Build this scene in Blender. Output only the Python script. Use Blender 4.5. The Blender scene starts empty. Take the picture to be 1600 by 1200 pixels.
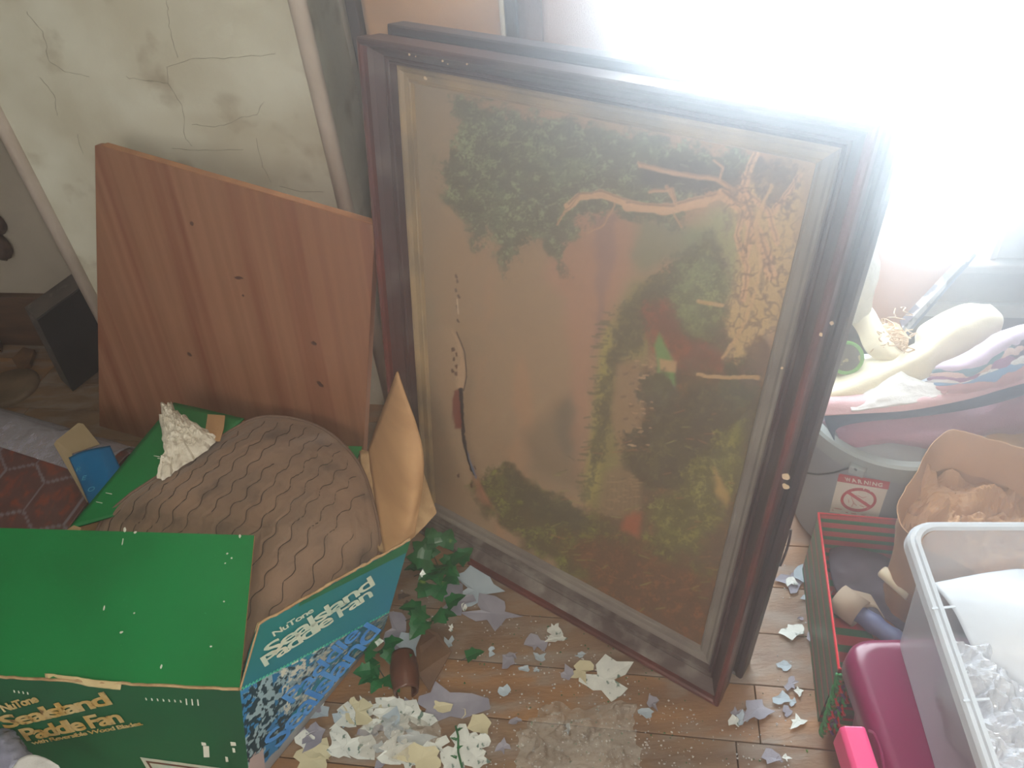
import bpy, bmesh, math, random
import numpy as np
from mathutils import Vector, Matrix

# ------------------------------------------------------------------ camera, sky, lights, exposure
FPX, PITCH, ROLL, CAMH = 1200.0, math.radians(40.7), math.radians(5.35), 1.5
FWD = Vector((0, math.cos(PITCH), -math.sin(PITCH)))
_dn = -Vector((0, math.sin(PITCH), math.cos(PITCH)))
XI = math.cos(ROLL) * Vector((1, 0, 0)) + math.sin(ROLL) * _dn
YI = -math.sin(ROLL) * Vector((1, 0, 0)) + math.cos(ROLL) * _dn
EYE = Vector((0, 0, CAMH))
scene = bpy.context.scene
COL = scene.collection
cam_data = bpy.data.cameras.new('camera'); cam = bpy.data.objects.new('camera', cam_data); COL.objects.link(cam)
cam_data.sensor_width = 36.0; cam_data.lens = 36.0 * FPX / 1600.0; cam_data.clip_start = 0.02
m3 = Matrix((XI, -YI, -FWD)).transposed()
cam.matrix_world = Matrix.Translation(EYE) @ m3.to_4x4()
scene.camera = cam
scene.view_settings.view_transform = 'Standard'; scene.view_settings.look = 'None'
scene.view_settings.exposure = 0.0; scene.view_settings.gamma = 1.0
scene.view_settings.use_curve_mapping = False
scene.cycles.use_denoising = True
scene.cycles.max_bounces = 8; scene.cycles.transparent_max_bounces = 16
scene.cycles.volume_bounces = 1
scene.cycles.sample_clamp_indirect = 6.0
HAZE, HAZE_G = 0.66, 0.90
world = bpy.data.worlds.new('sky'); scene.world = world; world.use_nodes = True
bg = world.node_tree.nodes['Background']
bg.inputs[0].default_value = (0.80, 0.92, 1.0, 1); bg.inputs[1].default_value = 29.0

WT = math.radians(11)                       # the walls are turned 11 degrees to the lens
WE = Vector((math.cos(WT), -math.sin(WT), 0)); WN = Vector((math.sin(WT), math.cos(WT), 0))
def W(e, n, z): return WE * e + WN * n + Vector((0, 0, z))

def area_light(name, loc, target, sx, sy, power, color, portal=False):
    l = bpy.data.lights.new(name, 'AREA'); l.shape = 'RECTANGLE'; l.size = sx; l.size_y = sy
    l.energy = power; l.color = color
    o = bpy.data.objects.new(name, l); COL.objects.link(o)
    o.location = loc; o.rotation_euler = (Vector(target) - Vector(loc)).to_track_quat('-Z', 'Y').to_euler()
    if portal: l.cycles.is_portal = True
    return o
area_light('window_portal', W(0.44, 1.90, 1.28), W(0.44, 0.9, 1.28), 0.98, 1.74, 1, (1, 1, 1), True)
area_light('camera_flash', (0.05, -0.02, 1.56), (0, 1.0, 0.35), 0.05, 0.03, 13.5, (1.0, 0.93, 0.84))
area_light('added_room_fill', (-0.9, -1.9, 1.9), (-0.3, 1.4, 0.4), 1.1, 1.4, 31.0, (1.0, 0.95, 0.88))  # added soft fill from behind the camera; no window stands there

# ------------------------------------------------------------------ helpers
def ray(x, y): return XI * ((x - 800) / FPX) + YI * ((y - 600) / FPX) + FWD
def at(x, y, z=0.0):
    d = ray(x, y); return EYE + d * ((z - CAMH) / d.z)
def aton(x, y, P, n):
    d = ray(x, y); return EYE + d * ((Vector(P) - EYE).dot(n) / d.dot(n))
def atn(x, y, n): return aton(x, y, WN * n, WN)

def S(r, g, b):
    f = lambda c: (c / 255) / 12.92 if c <= 10 else (((c / 255) + 0.055) / 1.055) ** 2.4
    return (f(r), f(g), f(b))

def hash2(i, j, s=0):
    v = np.sin(i * 127.1 + j * 311.7 + s * 74.7) * 43758.5453
    return v - np.floor(v)
def vnoise(x, y, s=0):
    x = np.asarray(x, float); y = np.asarray(y, float)
    i = np.floor(x); j = np.floor(y); u = x - i; v = y - j
    u = u * u * (3 - 2 * u); v = v * v * (3 - 2 * v)
    return (hash2(i, j, s) * (1 - u) * (1 - v) + hash2(i + 1, j, s) * u * (1 - v)
            + hash2(i, j + 1, s) * (1 - u) * v + hash2(i + 1, j + 1, s) * u * v) * 2 - 1
def fbm(x, y, s=0, o=4):
    t = 0; a = 1; n = 0
    for k in range(o):
        t = t + a * vnoise(x * 2 ** k, y * 2 ** k, s + k); n += a; a *= .55
    return t / n

def mat(name, c, rough=0.6, c2=None, scale=8.0, detail=5.0, bump=0.0, bscale=None, metal=0.0, spec=0.5,
        c3=None, s3=30.0, t3=(0.55, 0.7), stretch=(1, 1, 1), lo=0.35, hi=0.65, trans=0.0, sheen=0.0, rot=(0, 0, 0), coat=0.0, axes=None):
    """procedural: base noise between two colours, an optional speckle colour, noise bump"""
    m = bpy.data.materials.new(name); m.use_nodes = True
    nt = m.node_tree; N = nt.nodes; Lk = nt.links; b = N['Principled BSDF']
    b.inputs['Roughness'].default_value = rough; b.inputs['Metallic'].default_value = metal
    b.inputs['Specular IOR Level'].default_value = spec
    if trans: b.inputs['Transmission Weight'].default_value = trans
    if sheen: b.inputs['Sheen Weight'].default_value = sheen
    if coat: b.inputs['Coat Weight'].default_value = coat
    tc = N.new('ShaderNodeTexCoord'); mp = N.new('ShaderNodeMapping'); mp.inputs['Scale'].default_value = stretch
    mp.inputs['Rotation'].default_value = rot
    if axes:                                # grain laid along the thing's own directions
        cx = N.new('ShaderNodeCombineXYZ')
        for k, a in enumerate(axes):
            dt = N.new('ShaderNodeVectorMath'); dt.operation = 'DOT_PRODUCT'; dt.inputs[1].default_value = tuple(a)
            Lk.new(tc.outputs['Object'], dt.inputs[0]); Lk.new(dt.outputs['Value'], cx.inputs[k])
        Lk.new(cx.outputs[0], mp.inputs[0])
    else: Lk.new(tc.outputs['Object'], mp.inputs[0])
    no = N.new('ShaderNodeTexNoise'); no.inputs['Scale'].default_value = scale; no.inputs['Detail'].default_value = detail
    Lk.new(mp.outputs[0], no.inputs['Vector'])
    rp = N.new('ShaderNodeValToRGB')
    rp.color_ramp.elements[0].position = lo; rp.color_ramp.elements[1].position = hi
    rp.color_ramp.elements[0].color = (*c, 1); rp.color_ramp.elements[1].color = (*(c2 or c), 1)
    Lk.new(no.outputs[0], rp.inputs[0]); out = rp.outputs[0]
    if c3:
        n3 = N.new('ShaderNodeTexNoise'); n3.inputs['Scale'].default_value = s3; n3.inputs['Detail'].default_value = 4
        Lk.new(mp.outputs[0], n3.inputs['Vector'])
        r3 = N.new('ShaderNodeValToRGB'); r3.color_ramp.elements[0].position = t3[0]; r3.color_ramp.elements[1].position = t3[1]
        Lk.new(n3.outputs[0], r3.inputs[0])
        mx = N.new('ShaderNodeMix'); mx.data_type = 'RGBA'
        Lk.new(r3.outputs[0], mx.inputs[0]); Lk.new(out, mx.inputs[6]); mx.inputs[7].default_value = (*c3, 1)
        out = mx.outputs[2]
    Lk.new(out, b.inputs['Base Color'])
    if bump:
        nb = N.new('ShaderNodeTexNoise'); nb.inputs['Scale'].default_value = bscale or scale * 3; nb.inputs['Detail'].default_value = 4
        Lk.new(mp.outputs[0], nb.inputs['Vector'])
        bp = N.new('ShaderNodeBump'); bp.inputs['Strength'].default_value = bump; bp.inputs['Distance'].default_value = 0.004
        Lk.new(nb.outputs[0], bp.inputs['Height']); Lk.new(bp.outputs[0], b.inputs['Normal'])
    m['out'] = 1
    return m

def attr_mat(name, rough=0.6, bump=0.15, bscale=400, spec=0.4):
    m = bpy.data.materials.new(name); m.use_nodes = True
    nt = m.node_tree; b = nt.nodes['Principled BSDF']; b.inputs['Roughness'].default_value = rough
    b.inputs['Specular IOR Level'].default_value = spec
    a = nt.nodes.new('ShaderNodeAttribute'); a.attribute_name = 'paint'
    nt.links.new(a.outputs['Color'], b.inputs['Base Color'])
    n = nt.nodes.new('ShaderNodeTexNoise'); n.inputs['Scale'].default_value = bscale
    tc = nt.nodes.new('ShaderNodeTexCoord'); nt.links.new(tc.outputs['Object'], n.inputs['Vector'])
    bp = nt.nodes.new('ShaderNodeBump'); bp.inputs['Strength'].default_value = bump; bp.inputs['Distance'].default_value = 0.002
    nt.links.new(n.outputs[0], bp.inputs['Height']); nt.links.new(bp.outputs[0], b.inputs['Normal'])
    return m

def film_mat(name, color, alpha, rough=0.12, bump=0.6, bscale=30):
    """clear plastic: partly see-through with glossy wrinkles"""
    m = bpy.data.materials.new(name); m.use_nodes = True
    nt = m.node_tree; N = nt.nodes; b = N['Principled BSDF']
    b.inputs['Base Color'].default_value = (*color, 1); b.inputs['Roughness'].default_value = rough
    b.inputs['Alpha'].default_value = alpha; b.inputs['Specular IOR Level'].default_value = 0.8
    n = N.new('ShaderNodeTexNoise'); n.inputs['Scale'].default_value = bscale; n.inputs['Detail'].default_value = 3
    tc = N.new('ShaderNodeTexCoord'); nt.links.new(tc.outputs['Object'], n.inputs['Vector'])
    bp = N.new('ShaderNodeBump'); bp.inputs['Strength'].default_value = bump; bp.inputs['Distance'].default_value = 0.01
    nt.links.new(n.outputs[0], bp.inputs['Height']); nt.links.new(bp.outputs[0], b.inputs['Normal'])
    return m

def tag(o, label=None, cat=None, group=None, kind=None):
    if label: o['label'] = label
    if cat: o['category'] = cat
    if group: o['group'] = group
    if kind: o['kind'] = kind
    return o
def thing(name, label, cat, loc, group=None):
    o = bpy.data.objects.new(name, None); o.empty_display_size = 0.05; COL.objects.link(o); o.location = Vector(loc)
    return tag(o, label, cat, group)
def origin(p):
    v = Vector((0, 0, 0))
    while p is not None: v += p.location; p = p.parent
    return v
def obj(name, vf, material, parent=None, smooth=False, base=False, bevel=0, angle=None):
    """vf = (world verts, faces) -> ONE mesh object; base=True puts the origin at its foot"""
    V, F = vf; V = [Vector(v) for v in V]
    if parent: off = origin(parent)
    elif base:
        off = Vector((sum(v.x for v in V) / len(V), sum(v.y for v in V) / len(V), min(v.z for v in V)))
    else: off = Vector((0, 0, 0))
    me = bpy.data.meshes.new(name); me.from_pydata([tuple(v - off) for v in V], [], F); me.update()
    bm = bmesh.new(); bm.from_mesh(me)
    bmesh.ops.recalc_face_normals(bm, faces=bm.faces); bm.to_mesh(me); bm.free()
    if smooth:
        for p in me.polygons: p.use_smooth = True
    if isinstance(material, (list, tuple)):
        for q in material: me.materials.append(q)
    elif material: me.materials.append(material)
    o = bpy.data.objects.new(name, me); COL.objects.link(o)
    if parent: o.parent = parent
    elif base: o.location = off
    if bevel:
        b = o.modifiers.new('bevel', 'BEVEL'); b.width = bevel; b.segments = 2; b.limit_method = 'ANGLE'; b.angle_limit = math.radians(35)
    return o
def struct(name, vf, material, bevel=0, smooth=False, parent=None):
    o = obj(name, vf, material, parent, bevel=bevel, smooth=smooth)
    if not parent: o['kind'] = 'structure'
    return o

def join(*vfs):
    V = []; F = []
    for v, f in vfs:
        k = len(V); V += list(v); F += [tuple(i + k for i in q) for q in f]
    return V, F
def hexa(b4, t4):
    """eight corners: bottom loop, top loop"""
    return list(b4) + list(t4), [(0, 1, 2, 3), (7, 6, 5, 4), (0, 4, 5, 1), (1, 5, 6, 2), (2, 6, 7, 3), (3, 7, 4, 0)]
def wbox(e0, e1, n0, n1, z0, z1):
    q = [(e0, n0), (e1, n0), (e1, n1), (e0, n1)]
    return hexa([W(a, b, z0) for a, b in q], [W(a, b, z1) for a, b in q])
def slab(poly, vec):
    """flat polygon given thickness by vec"""
    n = len(poly); V = [Vector(p) for p in poly] + [Vector(p) + Vector(vec) for p in poly]
    F = [tuple(range(n)), tuple(range(2 * n - 1, n - 1, -1))] + [(i, (i + 1) % n, n + (i + 1) % n, n + i) for i in range(n)]
    return V, F
def tube(pts, r, k=8, closed=False, caps=True):
    P = [Vector(p) for p in pts]; n = len(P); V = []; F = []
    rr = r if isinstance(r, (list, tuple)) else [r] * n
    up = None
    for i, p in enumerate(P):
        a = P[(i + 1) % n] if (closed or i < n - 1) else p; b = P[i - 1] if (closed or i > 0) else p
        t = (a - b).normalized()
        if up is None: up = t.orthogonal().normalized()
        up = (up - t * up.dot(t)).normalized(); sd = t.cross(up)
        for j in range(k):
            an = 2 * math.pi * j / k; V.append(p + (up * math.cos(an) + sd * math.sin(an)) * rr[i])
    for i in range(n if closed else n - 1):
        for j in range(k):
            a = i * k + j; b = i * k + (j + 1) % k; c = ((i + 1) % n) * k + (j + 1) % k; d = ((i + 1) % n) * k + j
            F.append((a, b, c, d))
    if caps and not closed: F += [tuple(range(k)), tuple(range((n - 1) * k, n * k))]
    return V, F
def lathe(c, prof, k=40, axis=Vector((0, 0, 1)), a0=0, a1=2 * math.pi, capb=True, capt=False):
    axis = axis.normalized(); u = axis.orthogonal().normalized(); v = axis.cross(u); V = []; F = []
    full = abs(a1 - a0 - 2 * math.pi) < 1e-6; kk = k if full else k + 1
    for (r, h) in prof:
        for j in range(kk):
            a = a0 + (a1 - a0) * j / k
            V.append(Vector(c) + axis * h + (u * math.cos(a) + v * math.sin(a)) * r)
    for i in range(len(prof) - 1):
        for j in range(k):
            F.append((i * kk + j, i * kk + (j + 1) % kk, (i + 1) * kk + (j + 1) % kk, (i + 1) * kk + j))
    if full and capb: F.append(tuple(range(kk)))
    if full and capt: F.append(tuple(range((len(prof) - 1) * kk, len(prof) * kk)))
    return V, F
def smooth_line(pts, n):
    P = [Vector(p) for p in pts]
    if len(P) == 2: return [P[0].lerp(P[1], i / (n - 1)) for i in range(n)]
    out = []
    for i in range(n):
        t = i / (n - 1) * (len(P) - 1); k = min(int(t), len(P) - 2); u = t - k
        p0 = P[k - 1] if k > 0 else P[0] * 2 - P[1]; p1 = P[k]; p2 = P[k + 1]
        p3 = P[k + 2] if k + 2 < len(P) else P[-1] * 2 - P[-2]
        out.append(0.5 * ((2 * p1) + (-p0 + p2) * u + (2 * p0 - 5 * p1 + 4 * p2 - p3) * u * u + (-p0 + 3 * p1 - 3 * p2 + p3) * u ** 3))
    return out
def patch(rows, nu=30, nv=20, thick=0.004, wr=0.0, wf=12.0, seed=0):
    """smooth sheet through a grid of control points, given thickness and wrinkles"""
    R = [smooth_line(r, nu) for r in rows]
    C = [smooth_line([R[k][i] for k in range(len(R))], nv) for i in range(nu)]
    G = [[C[i][j].copy() for i in range(nu)] for j in range(nv)]
    V = []; V2 = []
    for j in range(nv):
        for i in range(nu):
            a = C[min(i + 1, nu - 1)][j] - C[max(i - 1, 0)][j]; b = C[i][min(j + 1, nv - 1)] - C[i][max(j - 1, 0)]
            n = a.cross(b)
            n = n.normalized() if n.length > 1e-12 else Vector((0, 0, 1))
            p = C[i][j]
            if wr:
                p = p + n * wr * float(fbm(p.x * wf + seed * 3.3, (p.y + p.z) * wf + seed, seed, 4))
            V.append(p); V2.append(p - n * thick)
    F = []; N = nu * nv
    for j in range(nv - 1):
        for i in range(nu - 1):
            a = j * nu + i; q = (a, a + 1, a + nu + 1, a + nu); F.append(q); F.append(tuple(N + x for x in reversed(q)))
    bd = [i for i in range(nu)] + [j * nu + nu - 1 for j in range(1, nv)] + [(nv - 1) * nu + i for i in range(nu - 2, -1, -1)] + [j * nu for j in range(nv - 2, 0, -1)]
    for k in range(len(bd)):
        a = bd[k]; b = bd[(k + 1) % len(bd)]; F.append((a, b, N + b, N + a))
    return V + V2, F
def pz(*q): return [at(x, y, z) for (x, y, z) in q]
def pn(*q): return [atn(x, y, n) for (x, y, n) in q]
def lettering(text, size, org, xdir, ydir, material, parent, name='lettering', spacing=0.9, bold=0.0, lift=0.0008, shear=0.0, xs=1.0):
    cu = bpy.data.curves.new(name, 'FONT'); cu.body = text; cu.size = size; cu.extrude = 0.0003; cu.space_character = spacing
    cu.offset = bold; cu.shear = shear; cu.resolution_u = 3
    t = bpy.data.objects.new('tmp', cu); COL.objects.link(t)
    dg = bpy.context.evaluated_depsgraph_get(); me = bpy.data.meshes.new_from_object(t.evaluated_get(dg))
    bpy.data.objects.remove(t); bpy.data.curves.remove(cu)
    x = Vector(xdir).normalized(); y = Vector(ydir); y = (y - x * y.dot(x)).normalized(); z = x.cross(y)
    if z.dot(EYE - Vector(org)) < 0: z = -z
    off = origin(parent)
    for v in me.vertices:
        c = v.co.copy(); v.co = Vector(org) + x * c.x * xs + y * c.y + z * (c.z + lift) - off
    me.materials.clear(); me.materials.append(material); me.update()
    o = bpy.data.objects.new(name, me); COL.objects.link(o); o.parent = parent
    return o
rnd = random.Random(7)

# ------------------------------------------------------------------ materials
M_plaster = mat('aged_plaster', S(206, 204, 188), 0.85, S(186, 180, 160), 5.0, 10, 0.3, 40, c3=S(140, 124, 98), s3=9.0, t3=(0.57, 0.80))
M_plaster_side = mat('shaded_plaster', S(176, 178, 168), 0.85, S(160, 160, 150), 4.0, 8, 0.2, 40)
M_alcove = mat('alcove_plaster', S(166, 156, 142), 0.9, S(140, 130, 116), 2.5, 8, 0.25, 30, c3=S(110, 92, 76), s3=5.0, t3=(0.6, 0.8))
M_bead = mat('painted_corner_bead', S(196, 182, 170), 0.55, S(180, 166, 152), 9.0)
M_crack = mat('hairline_crack', S(138, 130, 112), 0.9)
M_trimwood = mat('brown_trim_wood', S(92, 66, 48), 0.6, S(70, 48, 36), 6.0, stretch=(1, 1, 6))
M_sill = mat('grey_brown_paint', S(150, 138, 130), 0.6, S(126, 112, 104), 8.0, bump=0.1)
M_casing = mat('faded_beige_casing', S(160, 140, 128), 0.6, S(136, 116, 106), 5.0, bump=0.1)
M_sash = mat('white_sash_paint', S(190, 190, 188), 0.5, S(170, 170, 168), 9.0)
M_board = mat('worn_floor_board', S(136, 108, 82), .55, S(108, 84, 66), 5.0, 8, 0.3, 60, c3=S(138, 124, 112), s3=9.0, t3=(0.46, 0.68), stretch=(1, 3, 1), rot=(0, 0, WT))
M_board2 = mat('worn_floor_board_orange', S(152, 112, 74), .5, S(122, 92, 68), 6.0, 8, 0.3, 60, c3=S(136, 122, 110), s3=8.0, t3=(0.50, 0.70), stretch=(1, 3, 1), rot=(0, 0, WT))
M_dark = mat('under_floor_dark', S(40, 30, 24), 0.9)
M_frame = mat('dark_mahogany', S(70, 40, 38), 0.38, S(50, 32, 34), 7.0, 6, 0.15, 60, c3=S(98, 84, 82), s3=14.0, t3=(0.50, 0.78))
M_frame_dust = mat('dusty_mahogany', S(96, 84, 80), 0.8, S(70, 52, 50), 7.0, 8, 0.2, 80, c3=S(126, 118, 112), s3=26.0, t3=(0.45, 0.7))
M_redlip = mat('red_mahogany_lip', S(104, 48, 42), 0.3, S(70, 34, 32), 9.0, 5, 0.1, 60)
M_slip = mat('tarnished_slip', S(158, 134, 98), 0.5, S(124, 108, 86), 12.0, 6, 0.1, 60)
M_slip_dust = mat('dusty_slip', S(134, 126, 116), 0.85, S(112, 102, 96), 10.0, 6, 0.2, 80)
M_frame_back = mat('second_frame_wood', S(62, 42, 44), 0.45, S(46, 34, 38), 8.0, 5, 0.1, 50)

# ------------------------------------------------------------------ the room
NB = 1.85     # back wall distance along WN
NC = 1.60     # chimney breast face
EL, ER = -1.47, -0.682
XL, XR, NR0, ZT = -2.9, 1.9, -2.4, 2.45
struct('ceiling', wbox(XL, XR, NR0, NB + .2, ZT, ZT + .1), M_plaster)
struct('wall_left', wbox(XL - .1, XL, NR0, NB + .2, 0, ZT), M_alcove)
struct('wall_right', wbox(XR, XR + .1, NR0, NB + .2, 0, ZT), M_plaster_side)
struct('wall_front', wbox(XL, XR, NR0 - .1, NR0, 0, ZT), M_plaster)
struct('sub_floor', wbox(XL, XR, NR0, NB, -.06, -.022), M_dark)['kind'] = 'structure'
# back wall: left alcove and window wall around the opening
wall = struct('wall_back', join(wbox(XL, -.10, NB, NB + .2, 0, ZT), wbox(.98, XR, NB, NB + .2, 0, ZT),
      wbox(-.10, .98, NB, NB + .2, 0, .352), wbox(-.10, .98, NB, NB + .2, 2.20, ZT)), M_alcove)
# chimney breast with fine cracks
ch = struct('wall_chimney', wbox(EL, ER, NC, NB, 0, ZT), M_plaster)
def crack(pts, w=0.0008, n=NC, seed=0):
    P = [atn(x, y, n) for x, y in pts]; out = []
    for i in range(len(P) - 1):
        for k in range(6):
            t = k / 6; p = P[i].lerp(P[i + 1], t)
            j = fbm(i * 3.1 + t * 5, seed * 7.7, seed) * 0.006
            out.append(p + WE * float(j) + Vector((0, 0, float(fbm(t * 5 + i, seed + 3.3, seed)) * .005)))
    out.append(P[-1])
    return tube([p - WN * .0003 for p in out], [w * (.4 + .6 * abs(math.sin(i * .9 + seed))) for i in range(len(out))], 4)
crk = [[(262, 0), (262, 40), (278, 90)], [(262, 105), (300, 92), (360, 90), (430, 84)], [(262, 105), (262, 130), (285, 165), (290, 215), (300, 228)],
       [(225, 125), (262, 130)], [(300, 195), (345, 198), (378, 182), (400, 180), (412, 160)], [(268, 232), (310, 235), (380, 234)],
       [(400, 215), (412, 260), (424, 285)], [(435, 290), (470, 300), (505, 300)], [(40, 18), (68, 50), (76, 95), (100, 112), (140, 120)],
       [(62, 120), (85, 150), (90, 180)], [(196, 120), (240, 128)], [(120, 210), (130, 240)]]
obj('crack', join(*[crack(c, seed=i) for i, c in enumerate(crk)]), M_crack, ch)['kind'] = 'stuff'
# blown plaster patches on the face
def blob(c, r, seed, th, nrm, ax, ay, k=16, jag=.35):
    P = []
    for j in range(k):
        a = 2 * math.pi * j / k; q = r * (1 + jag * float(vnoise(math.cos(a) * 1.7 + seed * 5.1, math.sin(a) * 1.7 + seed, seed)) )
        P.append(Vector(c) + ax * math.cos(a) * q + ay * math.sin(a) * q)
    return slab(P, nrm * th)
# rounded corner beads
def bead(e, name, z1=ZT):
    V, F = tube([W(e, NC, 0.0), W(e, NC, z1)], 0.019, 14); return struct(name, (V, F), M_bead, smooth=True)
bead(ER + .006, 'trim_1'); bead(EL - .006, 'trim_2')
struct('baseboard_left', join(wbox(XL, EL, NB - .022, NB, 0, .185), wbox(XL, EL, NB - .028, NB, .185, .205)), M_trimwood, bevel=.003)
struct('baseboard_back', join(wbox(ER, XR, NB - .022, NB, 0, .2)), M_trimwood, bevel=.003)
struct('trim_3', wbox(ER, XR, NB - .034, NB, .2, .24), M_sash, bevel=.003)
# floor: separate boards
floor = struct('floor', wbox(XL, XR, NR0, NB, -.03, -.021), M_dark)
sn = (at(820, 1038, 0)).dot(WN); bw = 0.118
k0 = int((sn - 0.35) / bw) + 1
for k in range(-k0 - 8, int((NB - sn) / bw) + 1):
    n0 = sn + k * bw; n1 = min(n0 + bw, NB) - .0022
    if n1 <= n0 or n0 < NR0: continue
    e = XL; r2 = random.Random(k + 50)
    joints = [at(1190, 1165, 0).dot(WE)] if k == -1 else []
    while e < XR:
        L = r2.uniform(1.0, 1.9); e1 = min(e + L, XR)
        for j in joints:
            if e < j < e1 or abs(j - e1) < .5: e1 = j; joints = []; break
        zz = r2.uniform(-.0012, 0); p = wbox(e, e1 - .002, n0, n1, -.02, zz)
        obj('floor_board', p, M_board2 if (k + int(e * 3)) % 2 else M_board, floor, bevel=.0012)
        e = e1
# window: frame, sash, sill, glass
win = thing('window_1', None, None, W(.44, NB, .38)); win['kind'] = 'structure'
E0, E1, Z0, Z1 = -.045, .925, .38, 2.18
obj('window_frame', join(wbox(-.10, E0, NB - .005, NB + .19, .38, 2.2), wbox(E1, .98, NB - .005, NB + .19, .38, 2.2), wbox(E0, E1, NB + .02, NB + .19, Z1, 2.2)), M_sash, win, bevel=.003)
obj('sash', join(wbox(E0, E0 + .05, NB + .06, NB + .10, Z0, Z1), wbox(E1 - .052, E1, NB + .06, NB + .10, Z0, Z1),
                 wbox(E0 + .05, E1 - .052, NB + .06, NB + .10, Z0, Z0 + .065), wbox(E0 + .05, E1 - .052, NB + .06, NB + .10, Z1 - .05, Z1),
                 wbox(E0 + .05, E1 - .052, NB + .055, NB + .105, 1.26, 1.30)), M_sash, win, bevel=.003)
mg = bpy.data.materials.new('window_glass'); mg.use_nodes = True
g_ = mg.node_tree; gb = g_.nodes['Principled BSDF']; gb.inputs['Base Color'].default_value = (.9, .95, 1, 1)
gb.inputs['Alpha'].default_value = .12; gb.inputs['Roughness'].default_value = .05
for (za, zb) in ((Z0 + .06, 1.265), (1.295, Z1 - .045)):
    obj('pane', wbox(E0 + .045, E1 - .047, NB + .078, NB + .082, za, zb), mg, win)
sill = obj('window_sill', wbox(-.19, 1.08, NB - .06, NB + .19, .352, .38), M_sill, win, bevel=.006)
obj('casing', join(wbox(.905, 1.10, NB - .028, NB, .38, 2.3), wbox(.905, .922, NB - .036, NB, .38, 2.3), wbox(-.17, -.055, NB - .028, NB, .38, 2.3)), M_casing, win, bevel=.004)
obj('apron', wbox(-.15, 1.9, NB - .02, NB, .24, .352), M_sill, win, bevel=.003)

# scattering volume added to imitate the lens glare around the window
M_haze = bpy.data.materials.new('glare_haze'); M_haze.use_nodes = True
nt = M_haze.node_tree; nt.nodes.remove(nt.nodes['Principled BSDF'])
pv = nt.nodes.new('ShaderNodeVolumeScatter'); pv.inputs['Color'].default_value = (.86, .93, 1, 1)
pv.inputs['Density'].default_value = HAZE; pv.inputs['Anisotropy'].default_value = HAZE_G
nt.links.new(pv.outputs[0], nt.nodes['Material Output'].inputs['Volume'])
gm = nt.nodes.new('ShaderNodeNewGeometry'); vd = nt.nodes.new('ShaderNodeVectorMath'); vd.operation = 'DISTANCE'
nt.links.new(gm.outputs['Position'], vd.inputs[0]); vd.inputs[1].default_value = tuple(W(.42, .85, 1.30))
mr = nt.nodes.new('ShaderNodeMapRange'); mr.interpolation_type = 'SMOOTHSTEP'
nt.links.new(vd.outputs['Value'], mr.inputs[0])
for k, v in ((1, .15), (2, 1.15), (3, HAZE), (4, .02)): mr.inputs[k].default_value = v
nt.links.new(mr.outputs[0], pv.inputs['Density'])            # density peaks near the frame's upper right, shaped for the glare
air = obj('glare_haze', wbox(XL - .05, XR + .05, NR0 - .05, NB + .19, -.05, ZT + .05), M_haze)
air['kind'] = 'stuff'; air['label'] = 'haze volume added to imitate window glare'; air['category'] = 'haze'

# ------------------------------------------------------------------ torn painting in its deep dark frame
TH = -.681; LEAN = .151; FW, FH = .849, 1.13
U = Vector((math.cos(TH), math.sin(TH), 0)); NNh = Vector((-U.y, U.x, 0))
UP = Vector((0, 0, 1)) * math.cos(LEAN) + NNh * math.sin(LEAN)
NF = U.cross(UP).normalized()                  # towards the room
BL = Vector((.343, .708, 0)) - U * FW
def FR(a, b, d=0): return BL + U * a + UP * b - NF * d      # d = depth behind the front face
def rail(w, h, prof, side, a0=0, b0=0, d0=0):
    """one mitred moulding rail. prof: (inset, depth)"""
    V = []
    for end in (0, 1):
        for (s, d) in prof:
            if side == 'bottom': a, b = (s if end == 0 else w - s), s
            if side == 'top': a, b = (s if end == 0 else w - s), h - s
            if side == 'left': a, b = s, (s if end == 0 else h - s)
            if side == 'right': a, b = w - s, (s if end == 0 else h - s)
            V.append(FR(a + a0, b + b0, d + d0))
    n = len(prof); F = [(i, (i + 1) % n, n + (i + 1) % n, n + i) for i in range(n)] + [tuple(range(n)), tuple(range(2 * n - 1, n - 1, -1))]
    return V, F
lip = [(0, .030), (0, .006), (.002, .002), (.006, 0), (.010, .001), (.0125, .005), (.013, .014), (.006, .030)]
body = [(.0015, .060), (.0015, .012), (.0128, .0135), (.020, .0205), (.031, .036), (.0325, .0335), (.035, .033), (.0365, .038), (.0385, .0395), (.040, .0365), (.0425, .037), (.044, .044), (.046, .052), (.046, .060)]
slip = [(.0445, .060), (.0445, .051), (.048, .048), (.052, .049), (.057, .054), (.066, .0555), (.069, .053), (.072, .0545), (.0745, .061), (.0745, .064)]
pic = thing('framed_painting', 'large torn landscape painting in deep dark frame, stood sideways on its short edge', 'painting', FR(.42, 0))
for sd in ('top', 'left', 'right', 'bottom'):
    o = obj('frame_rail', rail(FW, FH, body, sd), M_frame_dust if sd == 'bottom' else M_frame, pic)
    if sd == 'bottom': o['label'] = 'dust-covered bottom frame rail'
    if sd != 'bottom':
        l = obj('outer_lip', rail(FW, FH, lip, sd), M_redlip if sd != 'top' else M_frame, o)
    else:
        V, F = rail(FW, FH, lip, sd)
        n = len(lip)                     # the bottom lip has broken away next to the left corner
        for i in range(n):
            s = lip[i][0]; V[i] = FR(.222 + .004 * math.sin(i * 2.0), s, lip[i][1])
        l = obj('outer_lip', (V, F), M_redlip, o); l['label'] = 'red-brown bottom lip, broken off near the left corner'
    obj('slip', rail(FW, FH, slip, sd), M_slip_dust if sd in ('bottom', 'right') else M_slip, o)
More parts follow.
